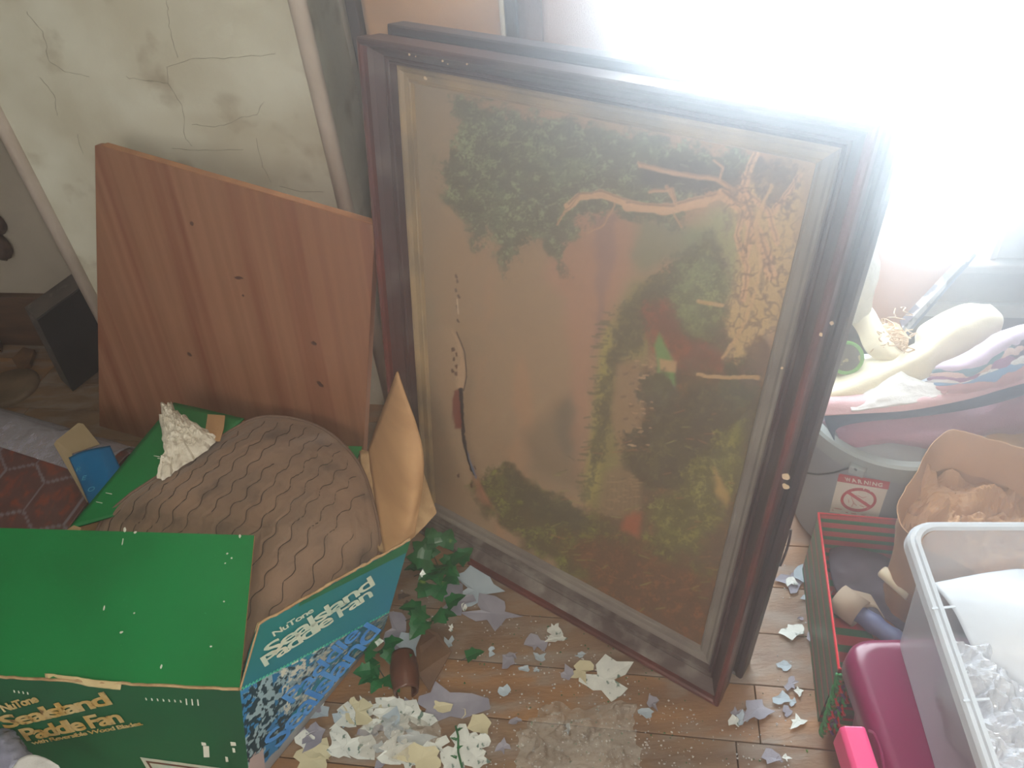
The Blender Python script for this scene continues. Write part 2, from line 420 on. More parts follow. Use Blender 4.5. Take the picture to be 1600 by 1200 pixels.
# wear chips on top rail and scuffs
M_chip = mat('bare_wood_chip', S(214, 190, 158), 0.8)
chips = [(640, 85, .002), (650, 88, .0012), (692, 95, .002), (730, 100, .0018), (700, 100, .001), (665, 122, .003), (1222, 575, .002), (1283, 522, .0025), (1228, 745, .006), (1228, 760, .005), (1300, 505, .003)]
for i, (x, y, r) in enumerate(chips):
    p = aton(x, y, FR(0, 0, -.0005 if i > 5 else .004), NF)
    obj('chip', blob(p, r, i, .0012, NF, U, UP, 9), M_chip, pic)

# canvas: a dense sheet whose paint is a per-vertex colour
def seg_d(X, Y, a, b):
    ax, ay = a; bx, by = b; dx, dy = bx - ax, by - ay; L2 = dx * dx + dy * dy + 1e-9
    t = np.clip(((X - ax) * dx + (Y - ay) * dy) / L2, 0, 1)
    return np.hypot(X - ax - t * dx, Y - ay - t * dy)
def poly_in(X, Y, P):
    c = np.zeros(X.shape, bool); n = len(P)
    for i in range(n):
        x1, y1 = P[i]; x2, y2 = P[(i + 1) % n]
        if y1 == y2: continue
        k = ((Y < y1) != (Y < y2)) & (X < (x2 - x1) * (Y - y1) / (y2 - y1) + x1); c ^= k
    return c
def poly_mask(X, Y, P, soft):
    d = np.full(X.shape, 1e9)
    for i in range(len(P)): d = np.minimum(d, seg_d(X, Y, P[i], P[(i + 1) % len(P)]))
    s = np.where(poly_in(X, Y, P), d, -d)
    return np.clip(s / soft * .5 + .5, 0, 1)
def line_mask(X, Y, P, w, soft=1.5):
    d = np.full(X.shape, 1e9)
    for i in range(len(P) - 1): d = np.minimum(d, seg_d(X, Y, P[i], P[i + 1]))
    return np.clip((w - d) / soft + .5, 0, 1)
CA0, CA1, CB0, CB1, CD = .070, FW - .070, .070, FH - .070, .061
def build_canvas():
    nu, nv = 430, 600
    a = np.linspace(CA0, CA1, nu); b = np.linspace(CB0, CB1, nv); A, B = np.meshgrid(a, b)
    O = np.array(FR(0, 0, CD)); u = np.array(U); up = np.array(UP); PG = O + A[..., None] * u + B[..., None] * up
    v = PG - np.array(EYE); z = v @ np.array(FWD)
    X = 800 + FPX * (v @ np.array(XI)) / z; Y = 600 + FPX * (v @ np.array(YI)) / z   # where the eye sees that spot: used to copy the picture
    f1 = fbm(X / 60, Y / 60, 1); f2 = fbm(X / 14, Y / 14, 2); f3 = fbm(X / 5, Y / 5, 3, 3); f4 = fbm(X / 2.2, Y / 2.2, 9, 2)
    c = lambda r, g, b_: np.array(S(r, g, b_))
    K = np.zeros(X.shape + (3,)) + c(158, 132, 104)
    def put(mk, col, al=1.0):
        nonlocal K
        mk = (mk * al)[..., None]; K = K * (1 - mk) + np.asarray(col) * mk
    sm = lambda v_, a_, b_: np.clip((v_ - a_) / (b_ - a_), 0, 1)
    # sky: grey at the far left, warm pinkish haze toward the hills
    put(sm(X, 700, 660), c(140, 124, 104), .8)
    put(sm(fbm(X / 34, Y / 120, 21), .0, .5) * sm(X, 700, 780), c(178, 136, 104), .6)
    put(sm(fbm(X / 50, Y / 60, 22), .1, .6) * sm(X, 840, 720), c(136, 124, 104), .6)
    put(sm(Y, 420, 160) * sm(X, 760, 690), c(150, 140, 120), .5)
    # wobbling copies of the coordinates give brushy edges
    def wob(amp, sc, s): return X + amp * fbm(X / sc, Y / sc, s), Y + amp * fbm(X / sc, Y / sc, s + 31)
    # distant pink-mauve mountains along the horizon (a strip running down the canvas)
    xw, yw = wob(10, 40, 40)
    put(poly_mask(xw, yw, [(880, 350), (905, 330), (950, 330), (990, 340), (1000, 400), (960, 470), (930, 560), (915, 700), (900, 760), (885, 690), (892, 560), (880, 470), (850, 440)], 10), c(172, 128, 106), .75)
    put(poly_mask(xw, yw, [(925, 340), (962, 335), (962, 400), (948, 450), (940, 520), (925, 560), (932, 480), (935, 420)], 4), c(140, 110, 104), .8)
    put(poly_mask(xw, yw, [(820, 680), (890, 610), (905, 690), (912, 770), (860, 760), (825, 735)], 14), c(124, 108, 88), .75)
    put(poly_mask(xw, yw, [(868, 640), (892, 620), (895, 700), (880, 720)], 6), c(104, 96, 82), .7)
    # meadow strip, river light
    put(poly_mask(X, Y, [(965, 480), (990, 440), (1030, 430), (1050, 480), (1010, 560), (1000, 640), (985, 720), (960, 790), (930, 800), (910, 780), (925, 680), (940, 560)], 8), c(132, 124, 74), .95)
    put(poly_mask(X, Y, [(942, 520), (958, 500), (952, 600), (945, 680), (935, 760), (918, 790), (916, 740), (928, 640)], 5), c(158, 150, 82), .9)
    put(poly_mask(xw, yw, [(1110, 330), (1160, 320), (1165, 380), (1150, 450), (1130, 520), (1105, 560), (1060, 420), (1070, 370)], 12), c(146, 152, 104), .9)
    put(poly_mask(xw, yw, [(1140, 320), (1210, 260), (1250, 270), (1250, 330), (1235, 420), (1215, 500), (1180, 560), (1120, 620), (1100, 590), (1130, 520), (1150, 440), (1162, 380)], 8), c(192, 164, 112), .95)
    put(poly_mask(xw, yw, [(1000, 340), (1060, 350), (1110, 360), (1110, 400), (1040, 410), (1000, 430), (985, 400)], 8), c(110, 120, 92), .7)
    # dark fir slope and bushes in the middle
    def tree(P, soft, cols, dens=.75, amp=22, sc=26, seed=60):
        xx, yy = wob(amp, sc, seed); xx = xx + 11 * f3 + 5 * f4; yy = yy + 11 * f3 + 5 * f4
        mk = poly_mask(xx, yy, P, soft)
        put(mk, cols[0], .97)
        t1 = sm(fbm(X / 16, Y / 16, seed + 3, 5) + .35 * f4, -.05, .40); put(mk * t1, cols[1], dens)
        t2 = sm(fbm(X / 9, Y / 9, seed + 5, 4) + .4 * f4, .12, .55); put(mk * t2, cols[2], dens)
        t3 = sm(fbm(X / 20, Y / 11, seed + 7, 4), .1, .5); put(mk * t3, cols[0] * .8, .55)
    DK, MG, LG = c(74, 68, 56), c(96, 98, 66), c(128, 134, 88)
    tree([(1010, 440), (1060, 400), (1110, 360), (1130, 390), (1130, 470), (1145, 540), (1110, 570), (1060, 560), (1010, 520), (985, 560), (960, 600), (950, 680), (925, 760), (912, 780), (930, 650), (950, 560), (970, 480)], 6, (c(82, 76, 58), c(104, 100, 66), c(120, 118, 78)), .7, 14, 20, 62)
    tree([(1060, 420), (1110, 390), (1140, 440), (1130, 500), (1100, 530), (1060, 500), (1045, 455)], 6, (c(98, 100, 74), c(126, 140, 94), c(146, 158, 108)), .8, 12, 18, 70)
    tree([(1010, 480), (1040, 470), (1060, 520), (1120, 540), (1150, 580), (1120, 620), (1060, 600), (1020, 560), (1005, 520)], 6, (c(112, 66, 50), c(148, 82, 56), c(92, 64, 50)), .8, 14, 18, 74)
    # reddish brown bank with the castle
    tree([(985, 570), (1060, 570), (1190, 585), (1240, 640), (1220, 760), (1160, 900), (1150, 1030), (1000, 930), (900, 860), (930, 800), (980, 780), (1000, 690), (975, 640)], 10, (c(88, 70, 52), c(108, 92, 60), c(134, 92, 60)), .75, 18, 24, 78)
    put(poly_mask(X, Y, [(965, 570), (1000, 560), (1008, 640), (990, 690), (968, 720), (955, 650)], 5), c(150, 122, 92), .9)     # castle walls
    put(poly_mask(X, Y, [(1000, 590), (1020, 585), (1022, 625), (1004, 630)], 3), c(176, 142, 104), .9)
    for k, (x, y) in enumerate([(975, 585), (985, 600), (972, 620), (984, 635), (975, 655), (988, 575), (1006, 600), (1010, 615)]):
        put(line_mask(X, Y, [(x, y), (x + 5, y - 1)], 2), c(104, 76, 60), .8)
    put(poly_mask(X, Y, [(1030, 520), (1050, 560), (1056, 600), (1030, 640), (1022, 625), (1028, 570), (1022, 540)], 3), c(98, 150, 82), .9)   # green lawn
    put(poly_mask(X, Y, [(1030, 560), (1058, 565), (1056, 582), (1032, 580)], 2), c(190, 152, 112), .9)
    put(poly_mask(X, Y, [(945, 740), (980, 715), (1000, 760), (1000, 800), (960, 810), (935, 790)], 6), c(134, 112, 84), .9)
    for k in range(7):
        put(line_mask(X, Y, [(950 + k * 7, 745 + k * 3), (948 + k * 7, 790 + k * 3)], 1), c(112, 90, 66), .6)
    tree([(1000, 590), (1040, 580), (1060, 620), (1020, 650), (1000, 630)], 4, (DK, MG, c(84, 74, 54)), .6, 8, 12, 80)
    tree([(970, 690), (1020, 650), (1090, 600), (1180, 610), (1190, 680), (1120, 740), (1060, 760), (1010, 760), (975, 730)], 6, (c(70, 62, 48), c(88, 84, 58), c(108, 104, 66)), .75, 16, 20, 82)
    tree([(1060, 760), (1120, 680), (1165, 660), (1165, 740), (1130, 800), (1090, 860), (1040, 860), (1010, 800)], 7, (c(92, 88, 52), c(126, 128, 64), c(148, 146, 78)), .8, 18, 18, 86)
    tree([(1140, 560), (1180, 565), (1190, 610), (1150, 640), (1120, 610)], 5, (c(70, 74, 60), c(92, 98, 72), c(110, 112, 80)), .7, 10, 14, 88)
    put(poly_mask(xw, yw, [(1120, 730), (1140, 770), (1135, 790), (1118, 760)], 4), c(180, 150, 92), .9)
    put(poly_mask(xw, yw, [(1160, 545), (1200, 520), (1212, 560), (1180, 600)], 4), c(96, 78, 70), .8)
    # autumn bush band low on the canvas
    tree([(735, 755), (790, 725), (830, 760), (880, 780), (920, 800), (960, 830), (1010, 840), (1060, 870), (1150, 900), (1160, 1040), (1040, 1000), (940, 930), (850, 880), (800, 830), (760, 800)], 7, (c(78, 70, 46), c(112, 116, 56), c(140, 146, 66)), .75, 18, 22, 90)
    tree([(880, 850), (960, 840), (1060, 880), (1150, 920), (1150, 1040), (1030, 1000), (940, 945)], 12, (c(90, 62, 44), c(118, 76, 50), c(142, 88, 54)), .75, 16, 16, 94)
    tree([(780, 735), (800, 730), (840, 765), (905, 790), (920, 830), (860, 820), (800, 780)], 5, (c(72, 68, 52), c(90, 88, 60), c(108, 108, 70)), .6, 12, 14, 98)
    put(poly_mask(xw, yw, [(735, 745), (760, 760), (775, 800), (755, 790)], 4), c(162, 110, 84), .7)
    put(poly_mask(xw, yw, [(975, 805), (1003, 800), (1000, 835), (970, 830)], 5), c(170, 84, 54), .7)
    # the big tree: crown over the upper left, trunk running to the upper right
    crown = [(712, 150), (740, 160), (800, 172), (900, 190), (1000, 210), (1100, 228), (1180, 240), (1200, 265), (1100, 300), (1060, 350), (1010, 350), (960, 335), (905, 345), (890, 400), (882, 435), (862, 400), (840, 370), (806, 380), (792, 435), (776, 390), (758, 360), (744, 400), (728, 370), (712, 320), (692, 290), (694, 240), (716, 220), (706, 180)]
    tree(crown, 6, (c(92, 92, 78), c(112, 122, 94), c(144, 160, 122)), .85, 24, 24, 100)
    tree([(1000, 265), (1060, 250), (1160, 262), (1150, 300), (1060, 300), (1010, 290)], 6, (c(72, 68, 70), c(86, 84, 80), c(104, 104, 90)), .5, 12, 16, 104)
    tree([(1180, 245), (1250, 262), (1248, 290), (1225, 320), (1190, 330), (1175, 290)], 5, (c(96, 84, 82), c(128, 112, 92), c(176, 148, 108)), .5, 12, 12, 106)
    # far trees as upright strokes along the valley edge, window rows on the castle, tufts everywhere
    rr5 = random.Random(11)
    for k in range(60):
        t = rr5.random(); x = 948 - 40 * t + rr5.uniform(-6, 14); y = 480 + 300 * t
        put(line_mask(X, Y, [(x, y), (x - rr5.uniform(6, 15), y + rr5.uniform(-2, 2))], 1.6, 1.2), c(92, 88, 62), .7)
    for k in range(46):
        x = 972 + rr5.uniform(0, 46); y = 560 + rr5.uniform(0, 150)
        put(line_mask(X, Y, [(x, y), (x + rr5.uniform(2, 7), y + .5)], 1.3, 1), c(116, 88, 66) if k % 2 else c(186, 152, 118), .75)
    for k in range(30):
        x = 948 + rr5.uniform(0, 50); y = 742 + rr5.uniform(0, 56)
        put(line_mask(X, Y, [(x, y), (x + rr5.uniform(3, 9), y)], 1.1, 1), c(160, 136, 104), .7)
    for k in range(150):
        x, y = rr5.uniform(770, 1150), rr5.uniform(620, 980)
        if y > 700 + (x - 740) * .75 + 60 or y < 640 + max(0, (980 - x)) * .9: continue
        a = rr5.uniform(-2.6, -.6); L = rr5.uniform(6, 16)
        put(line_mask(X, Y, [(x, y), (x - L, y + rr5.uniform(-6, 6))], 1.0, 1.2), rr5.choice([c(150, 150, 84), c(74, 62, 46), c(160, 104, 66), c(126, 128, 66)]), .55)
    for k in range(130):
        x, y = rr5.uniform(715, 1080), rr5.uniform(170, 380)
        put(line_mask(X, Y, [(x, y), (x - rr5.uniform(4, 12), y + rr5.uniform(-7, 9))], 1.1, 1.2), rr5.choice([c(72, 66, 60), c(150, 162, 126), c(88, 74, 66)]) , .45 * (1 if y < 330 - (x - 715) * .05 else 0))
    bark = c(206, 164, 124)
    xb, yb = X + 3 * f2, Y + 3 * f2
    for P, w in (([(888, 322), (905, 308), (940, 303), (980, 318), (1030, 326), (1080, 318), (1130, 305), (1160, 308)], 6), ([(980, 322), (1040, 328), (1100, 315)], 8),
                 ([(1000, 258), (1060, 272), (1120, 280), (1150, 300), (1170, 330)], 4), ([(1130, 305), (1165, 330), (1190, 380), (1205, 430)], 9), ([(1165, 330), (1150, 370), (1168, 420), (1160, 470)], 5), ([(1180, 240), (1168, 275), (1160, 300), (1175, 345), (1165, 400)], 6),
                 ([(1040, 290), (1052, 310)], 3), ([(1015, 300), (1050, 295), (1055, 318)], 3), ([(1165, 300), (1200, 330), (1215, 380)], 5),
                 ([(1210, 330), (1240, 290), (1250, 275)], 5), ([(905, 308), (885, 330), (870, 350)], 2), ([(960, 318), (945, 350), (920, 365)], 1.5), ([(1050, 330), (1065, 355)], 1.5), ([(1125, 280), (1130, 262), (1115, 250)], 2)):
        put(line_mask(xb, yb, P, w, 2), bark * (0.9 if w < 5 else 1), .92)
        put(line_mask(xb, yb + w * .7, P, w * .25, 1.5), c(110, 78, 66), .6)
    # cracked roots and rocks down the right side
    rk = np.abs(fbm(X / 22, Y / 22, 120, 3)); zone = poly_mask(xw, yw, [(1120, 330), (1165, 250), (1250, 262), (1250, 400), (1228, 480), (1200, 580), (1140, 620), (1120, 540), (1140, 440)], 12)
    put(zone * np.clip(1 - rk / .11, 0, 1), c(98, 70, 62), .85); rk2 = np.abs(fbm(X / 12, Y / 30, 131, 3)); put(zone * np.clip(1 - rk2 / .06, 0, 1), c(120, 92, 76), .7)
    put(zone * sm(f2, .25, .5), c(112, 96, 86), .6)
    for P in ([(1205, 290), (1180, 350), (1190, 420), (1165, 500), (1130, 560)], [(1185, 590), (1130, 590), (1090, 585)], [(1090, 470), (1130, 478)]):
        put(line_mask(xb, yb, P, 3, 2), c(200, 164, 116), .8)
    # rough haze of age plus craquelure and dust
    put(np.ones(X.shape), c(150, 124, 98), .20)
    K = K * (1 + .05 * f4 + .04 * f2)[..., None]
    # the tear: dark gap, bare edge, flaked dots above it
    tx = [(706, 512), (716, 540), (722, 575), (720, 610), (716, 650), (718, 690), (724, 720), (735, 748)]
    rs = X + 2.5 * f3
    put(poly_mask(rs, Y, [(704, 515), (716, 535), (726, 575), (724, 610), (716, 615), (712, 590), (718, 560), (712, 535)], 2), c(176, 146, 116), .9)
    put(poly_mask(rs, Y, [(708, 612), (718, 608), (722, 640), (720, 672), (710, 670), (705, 640)], 2), c(112, 52, 40), .95)
    put(line_mask(rs, Y, [(718, 610), (720, 640), (722, 680), (728, 715), (738, 742)], 2.6, 1.5), c(38, 26, 30), 1)
    put(line_mask(rs, Y, [(727, 706), (738, 738), (742, 748)], 2, 1.5), c(110, 122, 150), .9)
    put(line_mask(X, Y, [(712, 520), (724, 552), (727, 590), (722, 612)], 1.0, 1), c(70, 44, 38), .9)
    for (x, y) in [(713, 430), (714, 438), (712, 452), (716, 462), (714, 478), (715, 500), (707, 545), (712, 553), (709, 560), (712, 572), (706, 578), (711, 583), (741, 730), (735, 758), (716, 742)]:
        put(line_mask(rs, Y, [(x, y), (x + 1, y + 3)], 1.8, 1), c(84, 50, 38), .9)
    put(line_mask(X, Y, [(714, 468), (716, 490)], 1.2, 1), c(210, 190, 166), .7)
    put(poly_mask(X, Y, [(740, 740), (748, 750), (764, 785), (756, 780)], 2), c(166, 112, 84), .7)
    # geometry: canvas sags and gapes at the tear
    td = np.full(X.shape, 1e9)
    for i in range(len(tx) - 1): td = np.minimum(td, seg_d(X, Y, tx[i], tx[i + 1]))
    disp = -.006 * np.exp(-(td / 12) ** 2) * (.65 + .35 * np.tanh((X - 716) / 9)) + .0009 * fbm(A * 8, B * 8, 5)
    PG = PG + disp[..., None] * np.array(NF)
    # the gap itself: faces right on the tear line are left out, a dark backing shows through
    gd = np.full(X.shape, 1e9); gp = [(718, 612), (720, 640), (721, 680), (727, 715), (734, 738)]
    for i in range(len(gp) - 1): gd = np.minimum(gd, seg_d(X + 1.5 * f3, Y, gp[i], gp[i + 1]))
    o = origin(pic); V = PG.reshape(-1, 3) - np.array(o)
    idx = np.arange(nu * nv).reshape(nv, nu)
    q = np.stack([idx[:-1, :-1], idx[:-1, 1:], idx[1:, 1:], idx[1:, :-1]], -1).reshape(-1, 4)
    keep = (gd[:-1, :-1] > 1.6).reshape(-1); q = q[keep]
    me = bpy.data.meshes.new('canvas'); me.vertices.add(len(V)); me.vertices.foreach_set('co', V.reshape(-1))
    me.loops.add(len(q) * 4); me.loops.foreach_set('vertex_index', q.reshape(-1).astype(np.int32))
    me.polygons.add(len(q)); me.polygons.foreach_set('loop_start', np.arange(0, len(q) * 4, 4, dtype=np.int32))
    me.update(calc_edges=True); me.validate()
    at_ = me.attributes.new('paint', 'FLOAT_COLOR', 'POINT')
    at_.data.foreach_set('color', np.concatenate([np.clip(K, 0, 1), np.ones(K.shape[:2] + (1,))], -1).reshape(-1).astype(np.float32))
    me.materials.append(attr_mat('old_oil_paint', .48, .12, 900, .35))
    for p in me.polygons: p.use_smooth = True
    ob = bpy.data.objects.new('canvas', me); COL.objects.link(ob); ob.parent = pic
    ob['label'] = 'brown-toned landscape canvas turned sideways with a long tear at its left edge'
build_canvas()
M_backing = mat('dark_backing_board', S(60, 34, 30), .8, S(40, 26, 28), 10)
obj('backing_board', slab([FR(.04, .04, .072), FR(FW - .04, .04, .072), FR(FW - .04, FH - .04, .072), FR(.04, FH - .04, .072)], -NF * .004), M_backing, pic)

# second frame leaning right behind it
body2 = [(0, .045), (0, .004), (.003, 0), (.012, .001), (.016, .006), (.040, .010), (.050, .020), (.056, .030), (.056, .045)]
p2 = thing('picture_frame', 'second dark wooden frame leaning directly behind the torn painting, only its edges showing', 'picture frame', FR(.43, 0, .10))
for sd in ('top', 'left', 'right', 'bottom'):
    obj('frame_rail', rail(.868, 1.140, body2, sd, -.004, 0, .082), M_frame_back, p2)
obj('backing_board', slab([FR(.03, .03, .112), FR(.83, .03, .112), FR(.83, 1.11, .112), FR(.03, 1.11, .112)], -NF * .004), M_backing, p2)
obj('split_strip', tube([FR(.868, y, .1 ) + U * (.003 * math.sin((y - .33) / .09 * math.pi) + .001) for y in np.linspace(.33, .42, 7)], .0025, 5), M_frame_back, p2)['label'] = 'splinter bowed out from the right edge'

# ------------------------------------------------------------------ reddish plywood board leaning on the chimney breast
M_plyedge = mat('veneer_edge', S(176, 122, 82), .6, S(156, 104, 70), 12, stretch=(1, 1, 8))
M_knot = mat('dark_knot', S(92, 54, 40), .6, S(70, 40, 34), 60)
b_l = Vector((-.854, 1.548, 0)); b_r = b_l + Vector((math.cos(-.44), math.sin(-.44), 0))
bdir = (b_r - b_l); bdir.z = 0; bdir.normalize(); bback = Vector((-bdir.y, bdir.x, 0))
bup = (Vector((0, 0, 1)) * math.cos(.12) + bback * math.sin(.12)).normalized(); bnrm = bdir.cross(bup)
M_ply = mat('red_brown_veneer', S(152, 106, 80), .5, S(138, 94, 68), 3.0, 6, .05, 60, c3=S(128, 74, 52), s3=2.0, t3=(.48, .74), stretch=(16, 1, .4), axes=(bdir, bnrm, bup))
tl = aton(143, 226, b_l, bnrm); tr = aton(586, 352, b_l, bnrm)
tl2 = aton(148, 240, b_l, bnrm); tl3 = aton(158, 228, b_l, bnrm)
bl = aton(190, 750, b_l, bnrm); br = aton(577, 850, b_l, bnrm)
bl = bl + bup * (-bl.z / bup.z); br = br + bup * (-br.z / bup.z)
board = thing('plywood_panel', 'tall reddish brown wooden board with knots leaning behind the green box', 'board', (bl + br) / 2)
obj('panel', slab([bl, br, tr, tl3, tl + (tl3 - tl) * .3 + (tl2 - tl) * .05, tl2], -bnrm * .02), M_ply, board, bevel=.0015)
obj('top_edge_band', slab([tl3 - bnrm * .0005 + bup * .0006, tr - bnrm * .0005 + bup * .0006, tr - bnrm * .0195 + bup * .0006, tl3 - bnrm * .0195 + bup * .0006], bup * .0012), M_plyedge, board)
for i, (x, y, r, k) in enumerate([(372, 434, .011, .45), (490, 536, .006, 1), (500, 600, .007, 1.2), (300, 350, .005, 1), (296, 553, .007, .8), (380, 462, .003, 1)]):
    c = aton(x, y, bl + bnrm * .0004, bnrm)
    obj('knot', blob(c, r, i + 3, .0006, bnrm, bdir, bup * k, 12, .5), M_knot, board)

# ------------------------------------------------------------------ black slab box in the left corner
M_black = mat('black_painted_wood', S(40, 34, 36), .55, S(28, 24, 26), 8, 5, .1, 40)
M_blackedge = mat('dusty_black_edge', S(84, 74, 68), .7, S(62, 54, 52), 14, c3=S(104, 96, 88), s3=30)
kb = at(112, 612, 0); kr = at(168, 560, 0)
kd = Vector((kr.x - kb.x, kr.y - kb.y, 0)).normalized(); kn = Vector((kd.y, -kd.x, 0)); kn = kn if kn.dot(EYE - kb) > 0 else -kn
# three visible corners of the front face
f0 = at(114, 612, .0)
for _h in np.arange(.15, .6, .005):            # height at which the upper left corner meets its mark
    p = f0 - kn * .0 + Vector((0, 0, _h))
kup = None
top_l = at(58, 500, .30); top_r = at(131, 447, .335)
kx = (top_r - top_l).normalized(); ky = (f0 - top_l); kyn = ky.normalized()
nf = kx.cross(kyn).normalized(); nf = nf if nf.dot(EYE - f0) > 0 else -nf
w_ = .30; back = -nf * .075
fr = [f0, f0 + kx * w_, top_l + kx * w_, top_l]
slabb = thing('black_wooden_slab', 'thick black wooden slab box tilted against the chimney corner at far left', 'box', f0)
obj('front_panel', hexa([v + back * .1 for v in fr], fr), M_black, slabb, bevel=.002)
side = slab([v + back * .1 for v in fr], back * .9)
obj('edge_band', side, M_blackedge, slabb, bevel=.002)

# small rubbish in the left corner
M_scrap = mat('brown_scrap_wood', S(118, 86, 58), .8, S(90, 62, 44), 20, 5, .3)
def boxscrap(name, label, cat, pts, h, m):
    q = [at(x, y, .002) for x, y in pts]
    o = obj(name, slab(q, (0, 0, h)), m, None, base=True, bevel=.003); return tag(o, label, cat)
boxscrap('wood_scrap', 'short tan wood offcut on the floor beside the black slab', 'wood scrap', [(22, 566), (40, 548), (58, 552), (50, 574), (36, 586)], .018, M_scrap)
boxscrap('wood_scrap', 'brown wood block cut by the left picture edge near the baseboard', 'wood scrap', [(-20, 545), (-14, 520), (6, 534), (4, 552)], .03, M_scrap)
disc = obj('round_lid', lathe(at(14, 610, 0), [(.0, .02), (.085, .02), (.095, .012), (.092, 0)], 32), mat('tan_disc', S(126, 104, 82), .7, S(100, 82, 64), 12), None, smooth=True, base=True)
tag(disc, 'flat round tan lid on the floor behind the vinyl sheet', 'lid')
# lump of broken plaster lath on the alcove wall
def rock(c, rx, ry, rz, seed=0, k=14, amp=.3):
    bm = bmesh.new(); bmesh.ops.create_icosphere(bm, subdivisions=3, radius=1)
    V = []
    for v in bm.verts:
        q = v.co; s = 1 + amp * float(fbm(q.x * 1.6 + seed, q.y * 1.6 + q.z, seed, 3)); V.append(Vector(c) + Vector((q.x * rx * s, q.y * ry * s, q.z * rz * s)))
    F = [tuple(v.index for v in f.verts) for f in bm.faces]; bm.free(); return V, F
tag(obj('rusty_bracket', join(rock(atn(-2, 385, NB - .02), .03, .03, .05, 3), rock(atn(-4, 350, NB - .015), .02, .02, .035, 5)), mat('rusty_brown_lump', S(86, 60, 48), .8, S(60, 42, 36), 30, 5, .4), None, smooth=True), 'rust-brown bracket fixed to the wall at the left picture edge', 'bracket')

# ------------------------------------------------------------------ roll of hexagon vinyl flooring
def vinyl():
    # cross-section: flat sheet on the floor that curls over at its far edge
    a = at(-60, 640, .05); b = at(215, 735, .02)
    ax = Vector((b.x - a.x, b.y - a.y, 0)).normalized(); far = Vector((-ax.y, ax.x, 0))
    if far.y < 0: far = -far
    prof = []
    R = .045
    for k in range(14):
        an = math.radians(-60 + k * 15 - 30); prof.append((-.02 + R * math.cos(an), R + .01 + R * math.sin(an)))
    prof += [(-.09, .094), (-.16, .080), (-.24, .060), (-.33, .045), (-.42, .034)]
    nu, prof2 = 40, smooth_line([Vector((p[0], p[1], 0)) for p in prof], 70)
    o = Vector((a.x, a.y, 0)) + far * .0
    G = []
    for q in prof2:
        row = []
        for i in range(nu):
            t = i / (nu - 1) * .85 - .15
            row.append(o + ax * t + far * q.x + Vector((0, 0, max(q.y + .003 * float(fbm(t * 7, q.x * 9, 4)), .004))))
        G.append(row)
    V = [v for r in G for v in r]; n = len(V); F = []
    for j in range(len(G) - 1):
        for i in range(nu - 1):
            k = j * nu + i; F.append((k, k + 1, k + nu + 1, k + nu))
    return V, F, ax, far, o
V, F, vax, vfar, vo = vinyl()
mv = bpy.data.materials.new('hexagon_vinyl'); mv.use_nodes = True
nt = mv.node_tree; N = nt.nodes; b = N['Principled BSDF']; b.inputs['Roughness'].default_value = .3
at_n = N.new('ShaderNodeAttribute'); at_n.attribute_name = 'paint'; nt.links.new(at_n.outputs['Color'], b.inputs['Base Color'])
tcn = N.new('ShaderNodeTexCoord'); nn_ = N.new('ShaderNodeTexNoise'); nn_.inputs['Scale'].default_value = 18; bp_ = N.new('ShaderNodeBump'); bp_.inputs['Strength'].default_value = .25; bp_.inputs['Distance'].default_value = .01
nt.links.new(tcn.outputs['Object'], nn_.inputs['Vector']); nt.links.new(nn_.outputs[0], bp_.inputs['Height']); nt.links.new(bp_.outputs[0], b.inputs['Normal'])
# finer grid for the print
def refine_print(V, F, nu, ax, far, o):
    nj = len(V) // nu; rows = [[V[j * nu + i] for i in range(nu)] for j in range(nj)]
    fi, fj = 5, 3; NU, NV = (nu - 1) * fi + 1, (nj - 1) * fj + 1
    out = []; uv = []
    s = 0.0; acc = [0.0]
    for j in range(1, nj): acc.append(acc[-1] + (rows[j][5] - rows[j - 1][5]).length)
    for J in range(NV):
        j = min(J // fj, nj - 2); t = J / fj - j
        for I in range(NU):
            i = min(I // fi, nu - 2); u = I / fi - i
            p = (rows[j][i] * (1 - u) + rows[j][i + 1] * u) * (1 - t) + (rows[j + 1][i] * (1 - u) + rows[j + 1][i + 1] * u) * t
            out.append(p); uv.append(((p - o).dot(ax), acc[j] * (1 - t) + acc[j + 1] * t))
    FF = [(J * NU + I, J * NU + I + 1, (J + 1) * NU + I + 1, (J + 1) * NU + I) for J in range(NV - 1) for I in range(NU - 1)]
    return out, FF, np.array(uv)
V2, F2, uv = refine_print(V, F, 40, vax, vfar, vo)
vin = obj('vinyl_sheet', (V2, F2), mv, None, smooth=True, base=True)
ux, uy = uv[:, 0] / .088, uv[:, 1] / .088
r3 = math.sqrt(3)
def hexd(x, y):
    gx, gy = 1.0, r3
    ax_, ay_ = np.mod(x, gx) - gx / 2, np.mod(y, gy) - gy / 2
    bx_, by_ = np.mod(x - gx / 2, gx) - gx / 2, np.mod(y - gy / 2, gy) - gy / 2
    s = (ax_ ** 2 + ay_ ** 2) < (bx_ ** 2 + by_ ** 2)
    x, y = np.where(s, ax_, bx_), np.where(s, ay_, by_); x, y = np.abs(x), np.abs(y)
    return .5 - np.maximum(x, x * .5 + y * r3 / 2)
hd = hexd(ux * .62 + .2, uy * .62 + .35)
base = np.array(S(98, 68, 66)); red = np.array(S(132, 72, 56)); gro = np.array(S(126, 116, 122)); film = np.array(S(128, 122, 128))
nz = fbm(ux * 5, uy * 5, 7, 4)
Kc = base + (red - base) * (np.clip(nz * 2.2 + .1, 0, 1) * np.clip(hd * 6, 0, 1))[:, None]
Kc = np.where((hd < .022)[:, None], gro, Kc)
a_ = vin.data.attributes.new('paint', 'FLOAT_COLOR', 'POINT'); a_.data.foreach_set('color', np.concatenate([Kc, np.ones((len(Kc), 1))], 1).reshape(-1).astype(np.float32))
sm_ = vin.modifiers.new('solid', 'SOLIDIFY'); sm_.thickness = .002
